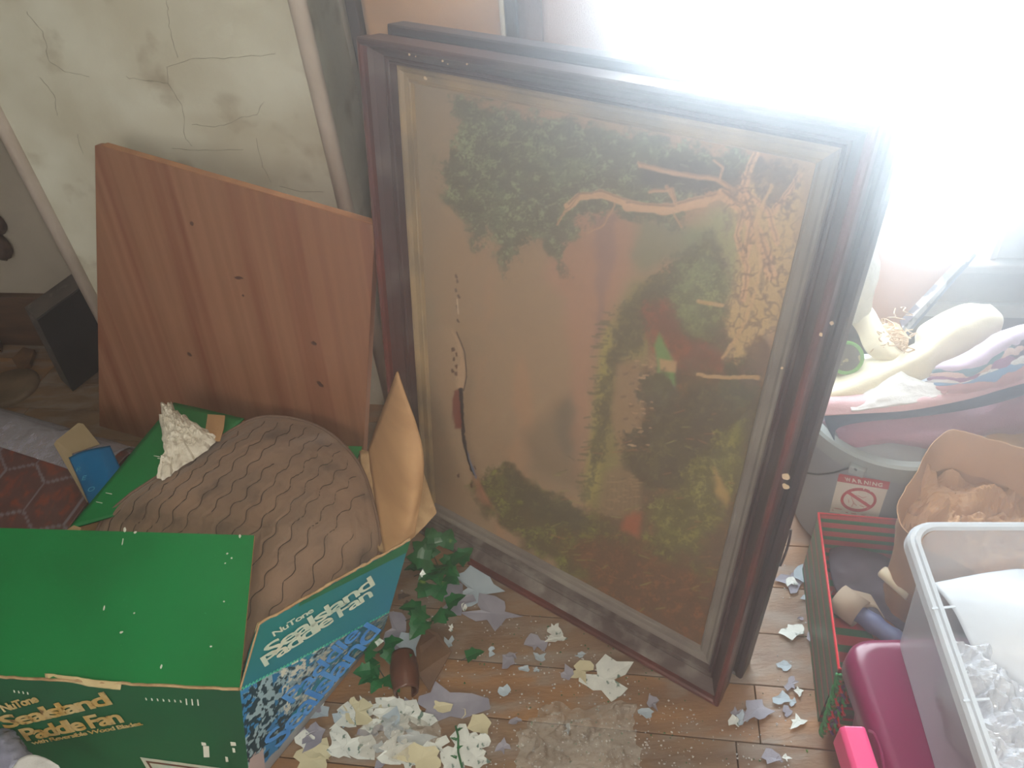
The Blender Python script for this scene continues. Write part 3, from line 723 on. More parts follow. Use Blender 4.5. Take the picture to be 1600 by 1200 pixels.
tag(vin, 'dark red hexagon-patterned vinyl flooring sheet curled up at left of the green box', 'vinyl flooring')
M_film = film_mat('clear_film', S(190, 188, 200), .42, .18, .8, 26)
V, F = [], []
fl = patch([[vo + vax * t + vfar * fx + Vector((0, 0, z)) for t in (-.15, .1, .3, .52, .68)] for fx, z in ((.032, .045), (.022, .088), (-.02, .107), (-.07, .105), (-.105, .098))], 50, 20, .0008, .004, 30, 3)
tag(obj('plastic_film', fl, M_film, None, smooth=True, base=True), 'shiny clear plastic film wrapped over the curl of the hexagon vinyl', 'plastic wrap')

# ------------------------------------------------------------------ green fan carton
M_green = mat('green_carton_print', S(22, 122, 62), .42, S(18, 108, 52), 4, 4, .05, 150, c3=S(60, 150, 100), s3=260, t3=(.68, .75))
M_greend = mat('dark_green_print', S(20, 92, 54), .45, S(22, 78, 50), 4, 4, .05, 150)
M_kraft = mat('kraft_cardboard', S(188, 148, 106), .8, S(172, 132, 92), 6, 5, .12, 120, stretch=(1, 1, 6))
M_kraft_torn = mat('torn_cardboard', S(190, 160, 120), .9, S(160, 126, 90), 26, 6, .6, 90)
M_teal = mat('teal_carton_print', S(16, 112, 96), .42, S(22, 100, 122), 2.4, 3, .05, 150)
M_ink_t = mat('tan_gold_lettering', S(190, 168, 120), .6, S(176, 140, 70), 30, 4, c3=S(120, 92, 56), s3=60, t3=(.6, .7))
M_ink_w = mat('pale_grey_lettering', S(168, 184, 168), .6, S(190, 190, 170), 40)
M_ink_b = mat('blue_lettering', S(52, 118, 186), .5, S(80, 140, 200), 30)
M_sku = mat('white_scuff', S(214, 214, 200), .8)
M_perf = mat('light_green_perforation', S(70, 180, 140), .5)
M_tape = mat('yellowed_tape', S(206, 186, 140), .45, S(186, 164, 120), 20)
HZ = .25
A1 = at(375, 1078, HZ); A2 = at(608, 957, .22); A3 = at(575, 705, HZ); A4 = at(275, 632, HZ)
A0 = A1 + (at(0, 1058, HZ) - A1).normalized() * .575
B1 = Vector((-.565, .632, .002)); B2 = Vector((-.333, .952, .002)); B3 = Vector((-.385, 1.245, .002)); B4 = Vector((A4.x, A4.y, .002)); B0 = A0 + (B1 - A1)
cen = (A0 + A1 + A2 + A3 + A4) / 5
carton = thing('fan_carton', 'big crushed green ceiling-fan carton with open flaps, a brown cushion inside', 'carton', (cen.x, cen.y, 0))
def wallp(name, a, b, c, d, m, t=.005, parent=carton, lab=None):
    """outer face a,b (bottom) c,d (top); the inner side is bare cardboard"""
    nrm = (b - a).cross(d - a).normalized(); V, F = patch([[a.lerp(b, k / 5) for k in range(6)], [d.lerp(c, k / 5) for k in range(6)]], 12, 8, t)
    n0 = (V[1] - V[0]).cross(V[12] - V[0])
    inside = n0.dot(cen - a) > 0 if name != 'top_flap' else n0.z < 0
    if inside:                                     # patch thickens against its normal: keep the thickness inside
        h = len(V) // 2; V = V[:h] + [V[i] + (V[i] - V[h + i]) for i in range(h)]
    o = obj(name, (V, F), [m, M_kraft], parent, smooth=False)
    ng = 11 * 7 * 2
    for k, p in enumerate(o.data.polygons): p.material_index = 0 if (k < ng and k % 2 == 0) else 1
    if lab: o['label'] = lab
    return o
wf = wallp('front_panel', B0, B1, A1, A0, M_greend, lab='dark green front panel with tan lettering')
wallp('back_panel', B3, B4, A4, A3, M_green)
wallp('left_panel', B4, B0, A0, A4, M_green)
wallp('end_panel', B2, B3, A3, A2, M_kraft)
# right panel with print baked as vertex colours
def print_panel():
    nu, nv = 200, 130
    K = np.zeros((nv, nu, 3)); V = []
    for j in range(nv):
        v = j / (nv - 1)
        for i in range(nu):
            u = i / (nu - 1)
            p = B1.lerp(B2, u).lerp(A1.lerp(A2, u), v)
            bulge = math.sin(math.pi * u) * math.sin(math.pi * min(1, v * 1.0)) * .0
            p = p + Vector((.8, -.55, 0)) * bulge
            V.append(p)
    u = np.linspace(0, 1, nu)[None, :] * np.ones((nv, 1)); v = np.linspace(0, 1, nv)[:, None] * np.ones((1, nu))
    c = lambda *a: np.array(S(*a))
    seam = 1.0 + 0 * u
    up = v > seam
    w = np.clip((v - seam) / .42, 0, 1)
    t1 = c(20, 104, 118) + (c(22, 120, 74) - c(20, 104, 118)) * (w ** 2)[..., None]
    t1 = t1 * (1 + .06 * fbm(u * 6, v * 6, 2)[..., None]) + (c(16, 96, 130) - c(20, 104, 118)) * (u * .6)[..., None]
    n1 = fbm(u * 42, v * 26, 5, 3); n2 = fbm(u * 16 + 3, v * 12, 8, 4); n3 = fbm(u * 5, v * 5, 15, 3)
    lo = c(142, 168, 176) * np.ones_like(K)
    lo = np.where((n1 + .35 * (u < .3) * (1 - v) > .08 + .25 * u)[..., None], c(30, 58, 70), lo)
    lo = np.where(((n2 > .05) & (u > .2))[..., None], c(36, 112, 160), lo)
    lo = np.where(((n2 > .16) & (n1 > .0) & (u > .25))[..., None], c(26, 140, 160), lo)
    lo = np.where(((n3 > .12) & (n1 < .02))[..., None], c(52, 124, 176), lo)
    lo = np.where(((n1 < -.22) & (u > .25))[..., None], c(206, 204, 186), lo)
    lo = np.where((v < .10 + .05 * n3)[..., None], c(150, 150, 152), lo)
    lo = np.where(((u < .10) & (v < .30 + .1 * n1))[..., None], c(178, 160, 156), lo)
    K = np.where(up[..., None], t1, lo)
    K = np.where(((np.abs(v - seam) < .008) & (np.mod(u * 60, 1) < .6))[..., None], c(70, 190, 150), K)
    idx = np.arange(nu * nv).reshape(nv, nu)
    F = np.stack([idx[:-1, :-1], idx[:-1, 1:], idx[1:, 1:], idx[1:, :-1]], -1).reshape(-1, 4)
    o = obj('side_panel', (V, [tuple(int(z) for z in q) for q in F]), [attr_mat('teal_carton_picture', .42, .05, 200), M_kraft], carton, smooth=True)
    a_ = o.data.attributes.new('paint', 'FLOAT_COLOR', 'POINT'); a_.data.foreach_set('color', np.concatenate([np.clip(K, 0, 1).reshape(-1, 3), np.ones((nu * nv, 1))], 1).reshape(-1).astype(np.float32))
    s = o.modifiers.new('solid', 'SOLIDIFY'); s.thickness = .005; s.offset = -1; s.material_offset = 1; s.material_offset_rim = 1
    o['label'] = 'worn side panel with blue lettering over a speckled blue picture'
    return o
pp = print_panel()
# teal flap standing up from the side wall, torn along its top
TA, TB = at(405, 975, .335), at(641, 843, .315)
sf = obj('side_flap', patch([[A1, A1.lerp(A2, .33), A1.lerp(A2, .66), A2], [A1.lerp(TA, .55) + Vector((-.003, 0, 0)), A1.lerp(A2, .33).lerp(TA.lerp(TB, .33), .5), A1.lerp(A2, .66).lerp(TA.lerp(TB, .66), .5), A2.lerp(TB, .5)], [TA, TA.lerp(TB, .33), TA.lerp(TB, .66), TB]], 40, 14, .004), M_teal, carton)
sf['label'] = 'teal upright side flap with tan lettering'
tfu = (TA.lerp(TB, .5) - A1.lerp(A2, .5)); tfn = (A2 - A1).cross(tfu).normalized(); tfn = tfn if tfn.dot(EYE - A2) > 0 else -tfn
rim = [TA.lerp(TB, t) + Vector((0, 0, .001 + .002 * float(vnoise(t * 30, 1, 4)))) for t in np.linspace(0, 1, 60)]
obj('torn_rim', tube(rim, [.0020 + .0014 * abs(float(vnoise(i * .8, 2, 6))) for i in range(60)], 6), M_kraft_torn, sf)
obj('torn_rim', tube([A1.lerp(TA, t) for t in np.linspace(0, 1, 14)], .0018, 6), M_kraft_torn, sf)
obj('green_edge', patch([[TA.lerp(TB, t) - tfu * .02 + tfn * .0012 for t in (.25, .5, .75, 1)], [TA.lerp(TB, t) - tfu * (.03 + .16 * t) + tfn * .0012 for t in (.25, .5, .75, 1)]], 30, 4, .0006), M_greend, sf)
for k in range(46):
    t = k / 46 + .005; p = A1.lerp(A2, t) + tfn * .002 + tfu * .015
    obj('perforation', slab([p, p + (A2 - A1) * .010, p + (A2 - A1) * .012 + tfu * .02, p + (A2 - A1) * .002 + tfu * .02], tfn * .0006), M_perf, sf)
# front flap: folded in over the cushion
FD = at(398, 838, .35) - A1; F_a = A1 + Vector((0, 0, .003)); F_b = A0 + Vector((0, 0, .003))
flap = wallp('top_flap', F_a, F_b, F_b + FD, F_a + FD, M_green, .004, lab='wide green front flap folded in over the cushion')
for p in flap.data.polygons: p.material_index = 0 if p.normal.z > .3 or p.normal.z < -.3 and False else p.material_index
fn = (F_b - F_a).cross(FD).normalized(); fn = fn if fn.z > 0 else -fn
def onflap(x, y): return aton(x, y, F_a + fn * .0015, fn)
for i, (x, y, r, k) in enumerate([(163, 950, .006, .25), (190, 988, .003, 1), (210, 958, .002, 1), (252, 1042, .004, .6), (375, 838, .004, .6), (195, 828, .006, .5), (211, 832, .003, 1), (330, 1010, .002, 1), (355, 865, .002, 1), (362, 872, .0018, 1), (352, 880, .0018, 1), (350, 940, .0018, 1), (192, 845, .01, .12)]):
    ax_ = Vector((-.2, 1, 0)).normalized(); obj('scuff', blob(onflap(x, y), r, i, .0006, fn, ax_, Vector((1, .1, 0)) * k, 8), M_sku, carton)
# crease along the front hinge with peeled tape
obj('hinge_crease', tube([A0.lerp(A1, t) + Vector((0, -.001, .003 + .002 * float(vnoise(t * 40, 3, 2)))) for t in np.linspace(.2, 1, 60)], .0028, 6), M_kraft_torn, carton)
obj('torn_tape', patch([pz((70, 1052, .258), (110, 1056, .259), (150, 1062, .258), (190, 1066, .257)), pz((72, 1060, .252), (110, 1066, .25), (150, 1074, .248), (188, 1078, .248))], 20, 6, .0006, .003, 60, 8), M_tape, carton, smooth=True)
# back-left flap / wall panel that shows green above the cushion with torn white face
c1, c2, c3, c4 = at(108, 828, .26), at(272, 630, .285), at(382, 655, .27), at(240, 790, .25)
lf = obj('side_flap', patch([[c1, c1.lerp(c2, .5), c2], [c1.lerp(c4, .5), c1.lerp(c3, .5) + Vector((0, 0, .006)), c2.lerp(c3, .5)], [c4, c4.lerp(c3, .5), c3]], 24, 16, .004, .002, 8, 4), M_green, carton, smooth=True)
lf['label'] = 'scuffed green flap folded in over the rear left of the box'
def onz(x, y, z): return at(x, y, z)
torn = [(325, 648), (352, 650), (350, 670), (344, 690), (318, 690), (322, 668)]
obj('torn_patch', slab([at(x, y, .288) for x, y in torn], (0, 0, .002)), M_kraft, carton)['label'] = 'bare kraft patch where the green face tore off'
for i, (x, y) in enumerate([(246, 716), (252, 722), (240, 712), (165, 770), (150, 784), (262, 728)]):
    p = at(x, y, .285); obj('scuff', slab([p, p + Vector((.016, -.005, .0)), p + Vector((.016, -.007, 0)), p + Vector((.001, -.0012, 0))], (0, 0, .001)), M_sku, carton)
obj('corner_fold', slab([at(104, 830, .262), at(116, 822, .266), at(128, 826, .262), at(124, 834, .258)], (0, 0, .003)), M_kraft_torn, carton)
# tall kraft flap standing at the rear right corner
T1 = at(602, 868, .26); T2 = at(576, 706, .28); T3 = at(622, 580, .52); T4 = at(660, 706, .385); T5 = at(648, 838, .27)
tf = obj('end_flap', patch([[T1, T1.lerp(T2, .5), T2], [T1.lerp(T5, .6) , T1.lerp(T4, .60) + Vector((-.0, .0, 0)), T2.lerp(T3, .55)], [T5, T4, T3]], 22, 16, .004, .0012, 10, 9), M_kraft, carton, smooth=True)
tf['label'] = 'bare brown end flap standing upright in a point'
U1, U2, U3, U4 = at(563, 705, .27), at(578, 706, .285), at(604, 866, .255), at(592, 862, .25)
obj('inner_flap', patch([[U4, U4.lerp(U1, .5) + Vector((-.006, 0, 0)), U1], [U3, U3.lerp(U2, .5), U2]], 20, 6, .004, .003, 20, 12), M_kraft_torn, carton, smooth=True)
Q = [at(655, 742, .30), at(662, 742, .30), at(682, 802, .27), at(664, 822, .26), at(640, 846, .25), at(644, 812, .27)]
obj('torn_flap_remnant', slab(Q, (.0, .006, .0)), M_kraft_torn, carton)['label'] = 'frayed stub of torn cardboard by the picture frame'
obj('flap_stub', slab([at(544, 698, .262), at(566, 699, .262), at(556, 724, .255)], (0, 0, .003)), M_green, carton)
# curling strip of tape hanging on the side
sp = [(518, 925, .262), (528, 948, .235), (528, 975, .20), (516, 1005, .17), (492, 1025, .155), (478, 1036, .15)]
L_ = [at(x, y, z) + Vector((.012, -.012, .008)) for x, y, z in sp]
dx = [Vector((.012, .004, .002)), Vector((.012, 0, .004)), Vector((.012, -.004, 0)), Vector((.009, -.010, 0)), Vector((.006, -.012, 0)), Vector((.003, -.006, 0))]
obj('curling_tape', patch([[p - d * .55 for p, d in zip(L_, dx)], [p + d * .55 for p, d in zip(L_, dx)]], 30, 4, .0008), M_tape, carton, smooth=True)
kn_ = pz((398, 985, .262), (404, 972, .272), (418, 976, .27), (420, 990, .258))
obj('tape_knot', patch([kn_, [p + Vector((.0, -.02, -.022)) for p in kn_]], 12, 8, .002, .006, 60, 5), M_tape, carton, smooth=True)
# print on the front panel
fx = (A1 - A0).normalized(); fup = (A1 - B1).normalized(); fnn = fx.cross(fup).normalized()
fnn = fnn if fnn.dot(EYE - A1) > 0 else -fnn
def onfront(x, y): return aton(x, y, A1 + fnn * .0012, fnn)
def ltf(txt, x0, y0, x1, y1, m, sz, bold=0.0, sp_=.85, parent=carton):
    a = onfront(x0, y0); b = onfront(x1, y1); d = b - a
    # width-fit: measure once
    cu = bpy.data.curves.new('m', 'FONT'); cu.body = txt; cu.size = sz; cu.space_character = sp_; ob = bpy.data.objects.new('m', cu); COL.objects.link(ob)
    bpy.context.view_layer.update(); wd = ob.dimensions.x or .1; bpy.data.objects.remove(ob); bpy.data.curves.remove(cu)
    return lettering(txt, sz, a, d, fup, m, parent, spacing=sp_, bold=bold, xs=d.length / wd)
ltf('NuTone', 6, 1112, 60, 1096, M_ink_t, .024, .0008)
ltf('SeaIsland', 8, 1138, 172, 1100, M_ink_t, .042, .0012, .8)
ltf('Paddle Fan', 40, 1157, 190, 1128, M_ink_t, .042, .0012, .8)
ltf('with Reversible Wood Blades.', 52, 1163, 224, 1132, M_ink_t, .013, .0002)
for i, (x, y, w, h) in enumerate([(318, 1162, 7, 5), (322, 1174, 9, 18), (364, 1162, 8, 6), (365, 1172, 4, 7), (354, 1186, 4, 8)] + [(228 + k * 9, 1092 + k * .6, 2, 4 + (k > 6) * 6) for k in range(10)] + [(22 + k * 7, 1080 + k, 2, 4) for k in range(4)]):
    q = [onfront(x - w / 2, y - h / 2), onfront(x + w / 2, y - h / 2 + 1), onfront(x + w / 2 + 1, y + h / 2), onfront(x - w / 2 + 1, y + h / 2)]
    obj('scuff', slab(q, fnn * .0005), M_sku, carton)
fr_ = [onfront(x, y) for x, y in ((219, 1183), (345, 1200), (352, 1215), (236, 1212))]
stk = obj('label_sticker', slab(fr_, fnn * .0006), M_ink_w, carton)
fr2 = [onfront(x, y) + fnn * .0008 for x, y in ((228, 1188), (340, 1203), (346, 1215), (244, 1213))]
obj('sticker_border', slab(fr2, fnn * .0004), mat('brown_sticker', S(96, 60, 44), .6), stk)
fr3 = [onfront(x, y) + fnn * .0014 for x, y in ((234, 1191), (338, 1205), (344, 1215), (248, 1214))]
obj('sticker_face', slab(fr3, fnn * .0003), M_ink_w, stk)
# print on the teal side: two mirrored-looking lines as they appear, upright along the wall
def lts(txt, p0, p1, m, sz, bold, sp_, org, nrm, upv, par):
    a = aton(*p0, org, nrm) + nrm * .0035; b = aton(*p1, org, nrm) + nrm * .0035; d = b - a
    cu = bpy.data.curves.new('m', 'FONT'); cu.body = txt; cu.size = sz; cu.space_character = sp_; ob = bpy.data.objects.new('m', cu); COL.objects.link(ob)
    bpy.context.view_layer.update(); wd = ob.dimensions.x; bpy.data.objects.remove(ob); bpy.data.curves.remove(cu)
    return lettering(txt, sz, a, d, upv, m, par, spacing=sp_, bold=bold, xs=d.length / wd)
lts('NuTone', (426, 994), (488, 955), M_ink_w, .014, .0002, .85, A1, tfn, tfu, sf)
lts('SeaIsland', (416, 1026), (582, 914), M_ink_w, .030, .0005, .82, A1, tfn, tfu, sf)
lts('Paddle Fan', (410, 1042), (578, 932), M_ink_w, .028, .0005, .82, A1, tfn, tfu, sf)
pan_up = (A1 - B1); pn = (A2 - A1).cross(pan_up).normalized(); pn = pn if pn.dot(EYE - A2) > 0 else -pn
lts('SeaIsland', (432, 1168), (592, 985), M_ink_b, .065, .0004, .8, A1.lerp(B1, .3).lerp(A2, .2), pn, pan_up, pp)
lts('Paddle', (452, 1100), (560, 990), M_ink_b, .045, .0004, .85, A1.lerp(B1, .3).lerp(A2, .2), pn, pan_up, pp)

# ------------------------------------------------------------------ quilted brown cushion
def cushion():
    ZO = .27
    O = [(205, 772), (262, 735), (320, 700), (360, 674), (400, 654), (440, 652), (480, 660), (510, 674), (535, 694), (556, 718), (572, 747), (584, 787)]
    ring = [at(x, y, ZO) for x, y in O] + [at(594, 835, .262), at(590, 872, .24), at(560, 905, .22), at(500, 945, .205), at(440, 985, .20), at(402, 1030, .195),
            Vector((-.60, .80, .18)), Vector((-.72, .80, .18)), Vector((-.84, .83, .18)), Vector((-.93, .90, .20)), at(150, 835, .235), at(170, 803, .255)]
    ring = smooth_line(ring + [ring[0]], 121)[:-1]
    c = at(420, 850, .235); n = len(ring); R = 80
    V = []; F = []
    def height(t): return .042 * (1 - t ** 3.2) + .012 * (1 - t * t)
    V.append(c + Vector((0, 0, height(0))))
    dirv = (at(560, 700, ZO) - at(330, 1000, ZO)); dirv.z = 0; dirv.normalize(); per = Vector((-dirv.y, dirv.x, 0))
    for j in range(1, R + 1):
        t = j / R
        for i in range(n):
            p = c.lerp(ring[i], t if t < .97 else .97 + (t - .97)); h = height(t)
            q = p
            # ogee quilting: wavy stitch grooves every 40 mm
            a = q.dot(dirv); b = q.dot(per)
            ph = (b + .0055 * math.sin(a * 2 * math.pi / .052)) / .038
            g = abs(ph - round(ph)) * .038
            h -= .0042 * math.exp(-(g / .0028) ** 2) * (1 if t < .96 else 0)
            h += (.0035 * float(fbm(a * 30, b * 30, 11, 3)) + .012 * float(fbm(a * 6, b * 6, 12, 3))) * min(1, (1 - t) * 6)
            V.append(p + Vector((0, 0, h)))
    for i in range(n): F.append((0, 1 + i, 1 + (i + 1) % n))
    for j in range(R - 1):
        for i in range(n):
            F.append((1 + j * n + i, 1 + (j + 1) * n + i, 1 + (j + 1) * n + (i + 1) % n, 1 + j * n + (i + 1) % n))
    # side and underside
    k = 1 + (R - 1) * n; base = len(V)
    for s_, dz in ((1.012, -.012), (1.0, -.03), (.93, -.06)):
        for i in range(n): V.append(c.lerp(ring[i], s_) + Vector((0, 0, dz)))
    prev = k
    for lvl in range(3):
        b0 = base + lvl * n
        for i in range(n): F.append((prev + i, b0 + i, b0 + (i + 1) % n, prev + (i + 1) % n))
        prev = b0
    F.append(tuple(range(prev, prev + n)))
    return V, F, c, dirv, per, height, ring
V, F, cc, cdir, cper, chh, cring = cushion()
M_cush = mat('dusty_brown_quilt', S(142, 114, 94), .85, S(122, 100, 84), 8, 8, .35, 90, c3=S(96, 78, 68), s3=16, t3=(.58, .78), sheen=.2)
M_pipe = mat('cushion_piping', S(118, 94, 80), .85)
cush = thing('quilted_cushion', 'dirty brown quilted seat cushion with wavy stitching, lying in the green box', 'cushion', (cc.x, cc.y, .02))
obj('cover', (V, F), M_cush, cush, smooth=True)
# stitched thread lines sit in the grooves
M_thread = mat('dark_stitch_thread', S(74, 58, 50), .9)
from mathutils.bvhtree import BVHTree
bvh = BVHTree.FromPolygons([tuple(v) for v in V], F); cxy = Vector((cc.x, cc.y, 0))
inner = BVHTree.FromPolygons([(r.x * .94 + cc.x * .06, r.y * .94 + cc.y * .06, 0) for r in cring], [tuple(range(len(cring)))])
th_v = []; b0 = cc.dot(cper)
for k in range(int((b0 - .5) / .038), int((b0 + .5) / .038) + 1):
    run = []
    for i in range(0, 190):
        a = cc.dot(cdir) - .42 + i * .0045
        b = k * .038 - .0055 * math.sin(a * 2 * math.pi / .052)
        p = cdir * a + cper * b
        ins = inner.ray_cast(Vector((p.x, p.y, 1)), Vector((0, 0, -1)))[0] is not None
        hit = bvh.ray_cast(Vector((p.x, p.y, 1)), Vector((0, 0, -1)))[0] if ins else None
        if hit is not None and float(vnoise(a * 9, k * 3.7, 2)) > -.75: run.append(Vector((p.x, p.y, hit.z + .0004)))
        else:
            if len(run) > 3: th_v.append(tube(run, .0009, 4))
            run = []
    if len(run) > 3: th_v.append(tube(run, .0009, 4))
o = obj('stitching', join(*th_v), M_thread, cush); o['kind'] = 'stuff'
obj('piping', tube([r + Vector((0, 0, .002)) for r in cring], .0035, 6, closed=True), M_pipe, cush, smooth=True)

# white crumpled foam lying on the rear flap
M_foam = mat('white_foam', S(226, 220, 206), .8, S(204, 196, 180), 30, 5, .4)
def lump_sheet(pts, z, h, seed, m, name, label, cat, n=46, amp=1.0, fl=.012):
    """crumpled mass over an outline: ragged hill of faceted folds"""
    ring = [at(x, y, z) for x, y in pts]; ring = smooth_line(ring + [ring[0]], n * 2 + 1)[:-1]; c = sum(ring, Vector()) / len(ring)
    V = [c + Vector((0, 0, h))]; F = []; N_ = len(ring); R = 44
    for j in range(1, R + 1):
        t = j / R
        for i in range(N_):
            p = c.lerp(ring[i], t * (1 + .10 * float(vnoise(i * .9, seed, 3)) * t))
            q = h * (1 - t ** 2.2) + fl * amp * abs(float(fbm(p.x * 55, p.y * 55, seed, 4))) * 2 * (1 - t ** 6) - (.004 if j == R else 0)
            V.append(p + Vector((0, 0, q)))
    for i in range(N_): F.append((0, 1 + i, 1 + (i + 1) % N_))
    for j in range(R - 1):
        for i in range(N_): F.append((1 + j * N_ + i, 1 + (j + 1) * N_ + i, 1 + (j + 1) * N_ + (i + 1) % N_, 1 + j * N_ + (i + 1) % N_))
    b = len(V)
    for i in range(N_): V.append(ring[i] + Vector((0, 0, -.006)))
    for i in range(N_): F.append((1 + (R - 1) * N_ + i, b + i, b + (i + 1) % N_, 1 + (R - 1) * N_ + (i + 1) % N_))
    F.append(tuple(range(b, b + N_)))
    return tag(obj(name, (V, F), m, None, smooth=False, base=True), label, cat)
lump_sheet([(252, 632), (266, 628), (274, 640), (290, 650), (305, 660), (328, 676), (336, 684), (322, 700), (300, 716), (276, 730), (262, 742), (246, 744), (258, 722), (256, 700), (250, 660)], .295, .022, 4, M_foam, 'crumpled_foam', 'crumpled white foam chunk on the rear green flap beside the cushion', 'foam')

# blue carton with a cream flap, tucked behind the green box
M_blue = mat('bright_blue_carton', S(16, 120, 178), .35, S(12, 108, 166), 5)
M_cream = mat('cream_card', S(170, 150, 118), .8, S(158, 138, 106), 8)
bc = thing('blue_carton', 'small bright blue carton with cream end flap behind the green box', 'carton', at(150, 740, .08))
g = [at(108, 712, .17), at(176, 696, .17), at(196, 745, .16), at(136, 790, .15)]
fr_b = patch([[at(140, 790, .15), at(156, 782, .165), at(180, 772, .17), at(206, 762, .16)], [at(122, 748, .160), at(140, 740, .180), at(164, 732, .185), at(186, 726, .172)], [at(107, 715, .165), at(126, 706, .185), at(150, 700, .190), at(172, 696, .178)]], 20, 16, .05)
obj('body', fr_b, M_blue, bc, smooth=True, angle=1)
obj('end_flap', slab([at(84, 694, .155), at(88, 688, .157), at(122, 661, .17), at(130, 662, .17), at(156, 694, .165), at(112, 708, .155), at(140, 784, .125), at(136, 785, .125)], (0, 0, -.002)), M_cream, bc)
xb_ = (at(160, 700, .19) - at(150, 700, .19))
for i, (ch_, x, y) in enumerate((('R', 118, 738), ('E', 127, 752), ('O', 136, 770))):
    o_ = at(x, y, .196); lettering(ch_, .022, o_, at(x + 10, y - 2, .196) - o_, at(x - 7, y - 18, .196) - o_, mat('faint_blue_ink', S(70, 150, 186), .4), bc, lift=.002)
# ------------------------------------------------------------------ things standing in the window alcove behind the frames
M_tan = mat('tan_woven_upholstery', S(196, 152, 108), .85, S(182, 138, 98), 6, 4, .5, 500, c3=S(206, 176, 138), s3=3.0, t3=(.5, .8), stretch=(1, 1, 2), sheen=.2)
M_post = mat('dark_post_wood', S(58, 42, 40), .5, S(44, 32, 32), 10)
M_wpipe = mat('off_white_piping', S(206, 200, 184), .6)
M_brfuzz = mat('brown_plush', S(120, 86, 72), .95, S(100, 70, 58), 14, 6, .6, 200)
M_pink = mat('pinkish_beige_upholstery', S(196, 158, 140), .9, S(184, 146, 130), 5, 4, .3, 400)
tp = thing('upholstered_chair_back', 'tan woven upholstered chair back with dark post and white piping, against the chimney recess', 'chair', W(-.42, 1.67, 0))
obj('cushion_back', patch([[W(-.565, 1.64, .25), W(-.42, 1.60, .25), W(-.275, 1.64, .25)], [W(-.565, 1.655, .8), W(-.42, 1.605, .8), W(-.275, 1.655, .8)], [W(-.565, 1.67, 1.38), W(-.42, 1.62, 1.38), W(-.275, 1.67, 1.38)]], 24, 30, .06, .002, 5, 2), M_tan, tp, smooth=True)
obj('post', wbox(-.592, -.567, 1.635, 1.70, 0, 1.40), M_post, tp, bevel=.004)
obj('post', wbox(-.272, -.250, 1.70, 1.74, 0, 1.36), M_post, tp, bevel=.004)
obj('piping', tube([W(-.272, 1.637 + .03 * (z - .25), z) for z in np.linspace(.25, 1.38, 10)], .005, 8), M_wpipe, tp, smooth=True)
obj('rail', wbox(-.567, -.272, 1.68, 1.72, 1.34, 1.40), M_post, tp, bevel=.004)
obj('rail', wbox(-.567, -.272, 1.68, 1.72, .20, .25), M_post, tp, bevel=.004)
mp_ = thing('headboard', 'pinkish beige upholstered panel with brown plush border standing left of the window', 'headboard', W(-.1, 1.76, 0))
obj('panel', patch([[W(-.20, 1.735, 0.01), W(-.08, 1.72, 0.01), W(.035, 1.735, 0.01)], [W(-.20, 1.745, .7), W(-.08, 1.73, .7), W(.035, 1.745, .7)], [W(-.20, 1.76, 1.5), W(-.08, 1.745, 1.5), W(.035, 1.76, 1.5)]], 20, 24, .05), M_pink, mp_, smooth=True)
obj('plush_border', patch([[W(-.248, 1.70, .01), W(-.225, 1.685, .01), W(-.198, 1.715, .01)], [W(-.248, 1.715, .7), W(-.225, 1.70, .7), W(-.198, 1.725, .7)], [W(-.248, 1.73, 1.5), W(-.225, 1.715, 1.5), W(-.198, 1.74, 1.5)]], 10, 40, .04, .002, 40, 3), M_brfuzz, mp_, smooth=True)

# cardboard sheet and edge-on picture by the sill
M_hard = mat('orange_brown_hardboard', S(198, 144, 108), .75, S(186, 134, 102), 4, 4, .05, 80)
cb = [[atn(1350, 520, 1.60), atn(1412, 514, 1.62)], [atn(1352, 400, 1.68), atn(1525, 394, 1.765)], [atn(1356, 292, 1.76), atn(1392, 304, 1.80)]]
P_ = [atn(1340, 520, 1.60), atn(1414, 514, 1.63), atn(1524, 392, 1.775), atn(1460, 343, 1.80), atn(1386, 303, 1.80), atn(1345, 285, 1.79)]
pn_ = (P_[1] - P_[0]).cross(P_[4] - P_[0]).normalized(); P_ = [p - pn_ * (p - P_[0]).dot(pn_) for p in P_]
tag(obj('hardboard_sheet', slab(P_, -pn_ * .004 if pn_.dot(EYE - P_[0]) > 0 else pn_ * .004), M_hard, None, base=True), 'orange-brown hardboard sheet leaning on the window sill behind the picture frames', 'board')
M_navy = mat('navy_frame_edge', S(58, 66, 104), .4, S(80, 92, 130), 30)
M_page = mat('white_glossy_face', S(206, 206, 214), .3, S(90, 84, 100), 26, 5, lo=.42, hi=.5)
pe = thing('thin_picture', 'thin navy-edged picture seen edge-on, leaning on the hardboard below the sill', 'picture', atn(1412, 520, 1.58))
pa, pb = atn(1416, 521, 1.585), atn(1524, 396, 1.735)
ax_ = (pb - pa).normalized(); sidev = ax_.cross(WN).normalized(); sidev = sidev if sidev.z > 0 else -sidev
obj('face', hexa([pa + sidev * .020, pb + sidev * .004, pb + sidev * .004 + WN * .03, pa + sidev * .020 + WN * .03], [pa + sidev * .002, pb - sidev * .001, pb - sidev * .001 + WN * .03, pa + sidev * .002 + WN * .03]), M_page, pe, bevel=.0008)
obj('frame_edge', hexa([pa + sidev * .002, pb - sidev * .001, pb - sidev * .001 + WN * .035, pa + sidev * .002 + WN * .035], [pa - sidev * .008, pb - sidev * .009, pb - sidev * .009 + WN * .035, pa - sidev * .008 + WN * .035]), M_navy, pe, bevel=.0015)
M_fur = mat('cream_fleece', S(222, 216, 200), .95, S(206, 200, 184), 20, 6, .8, 120)
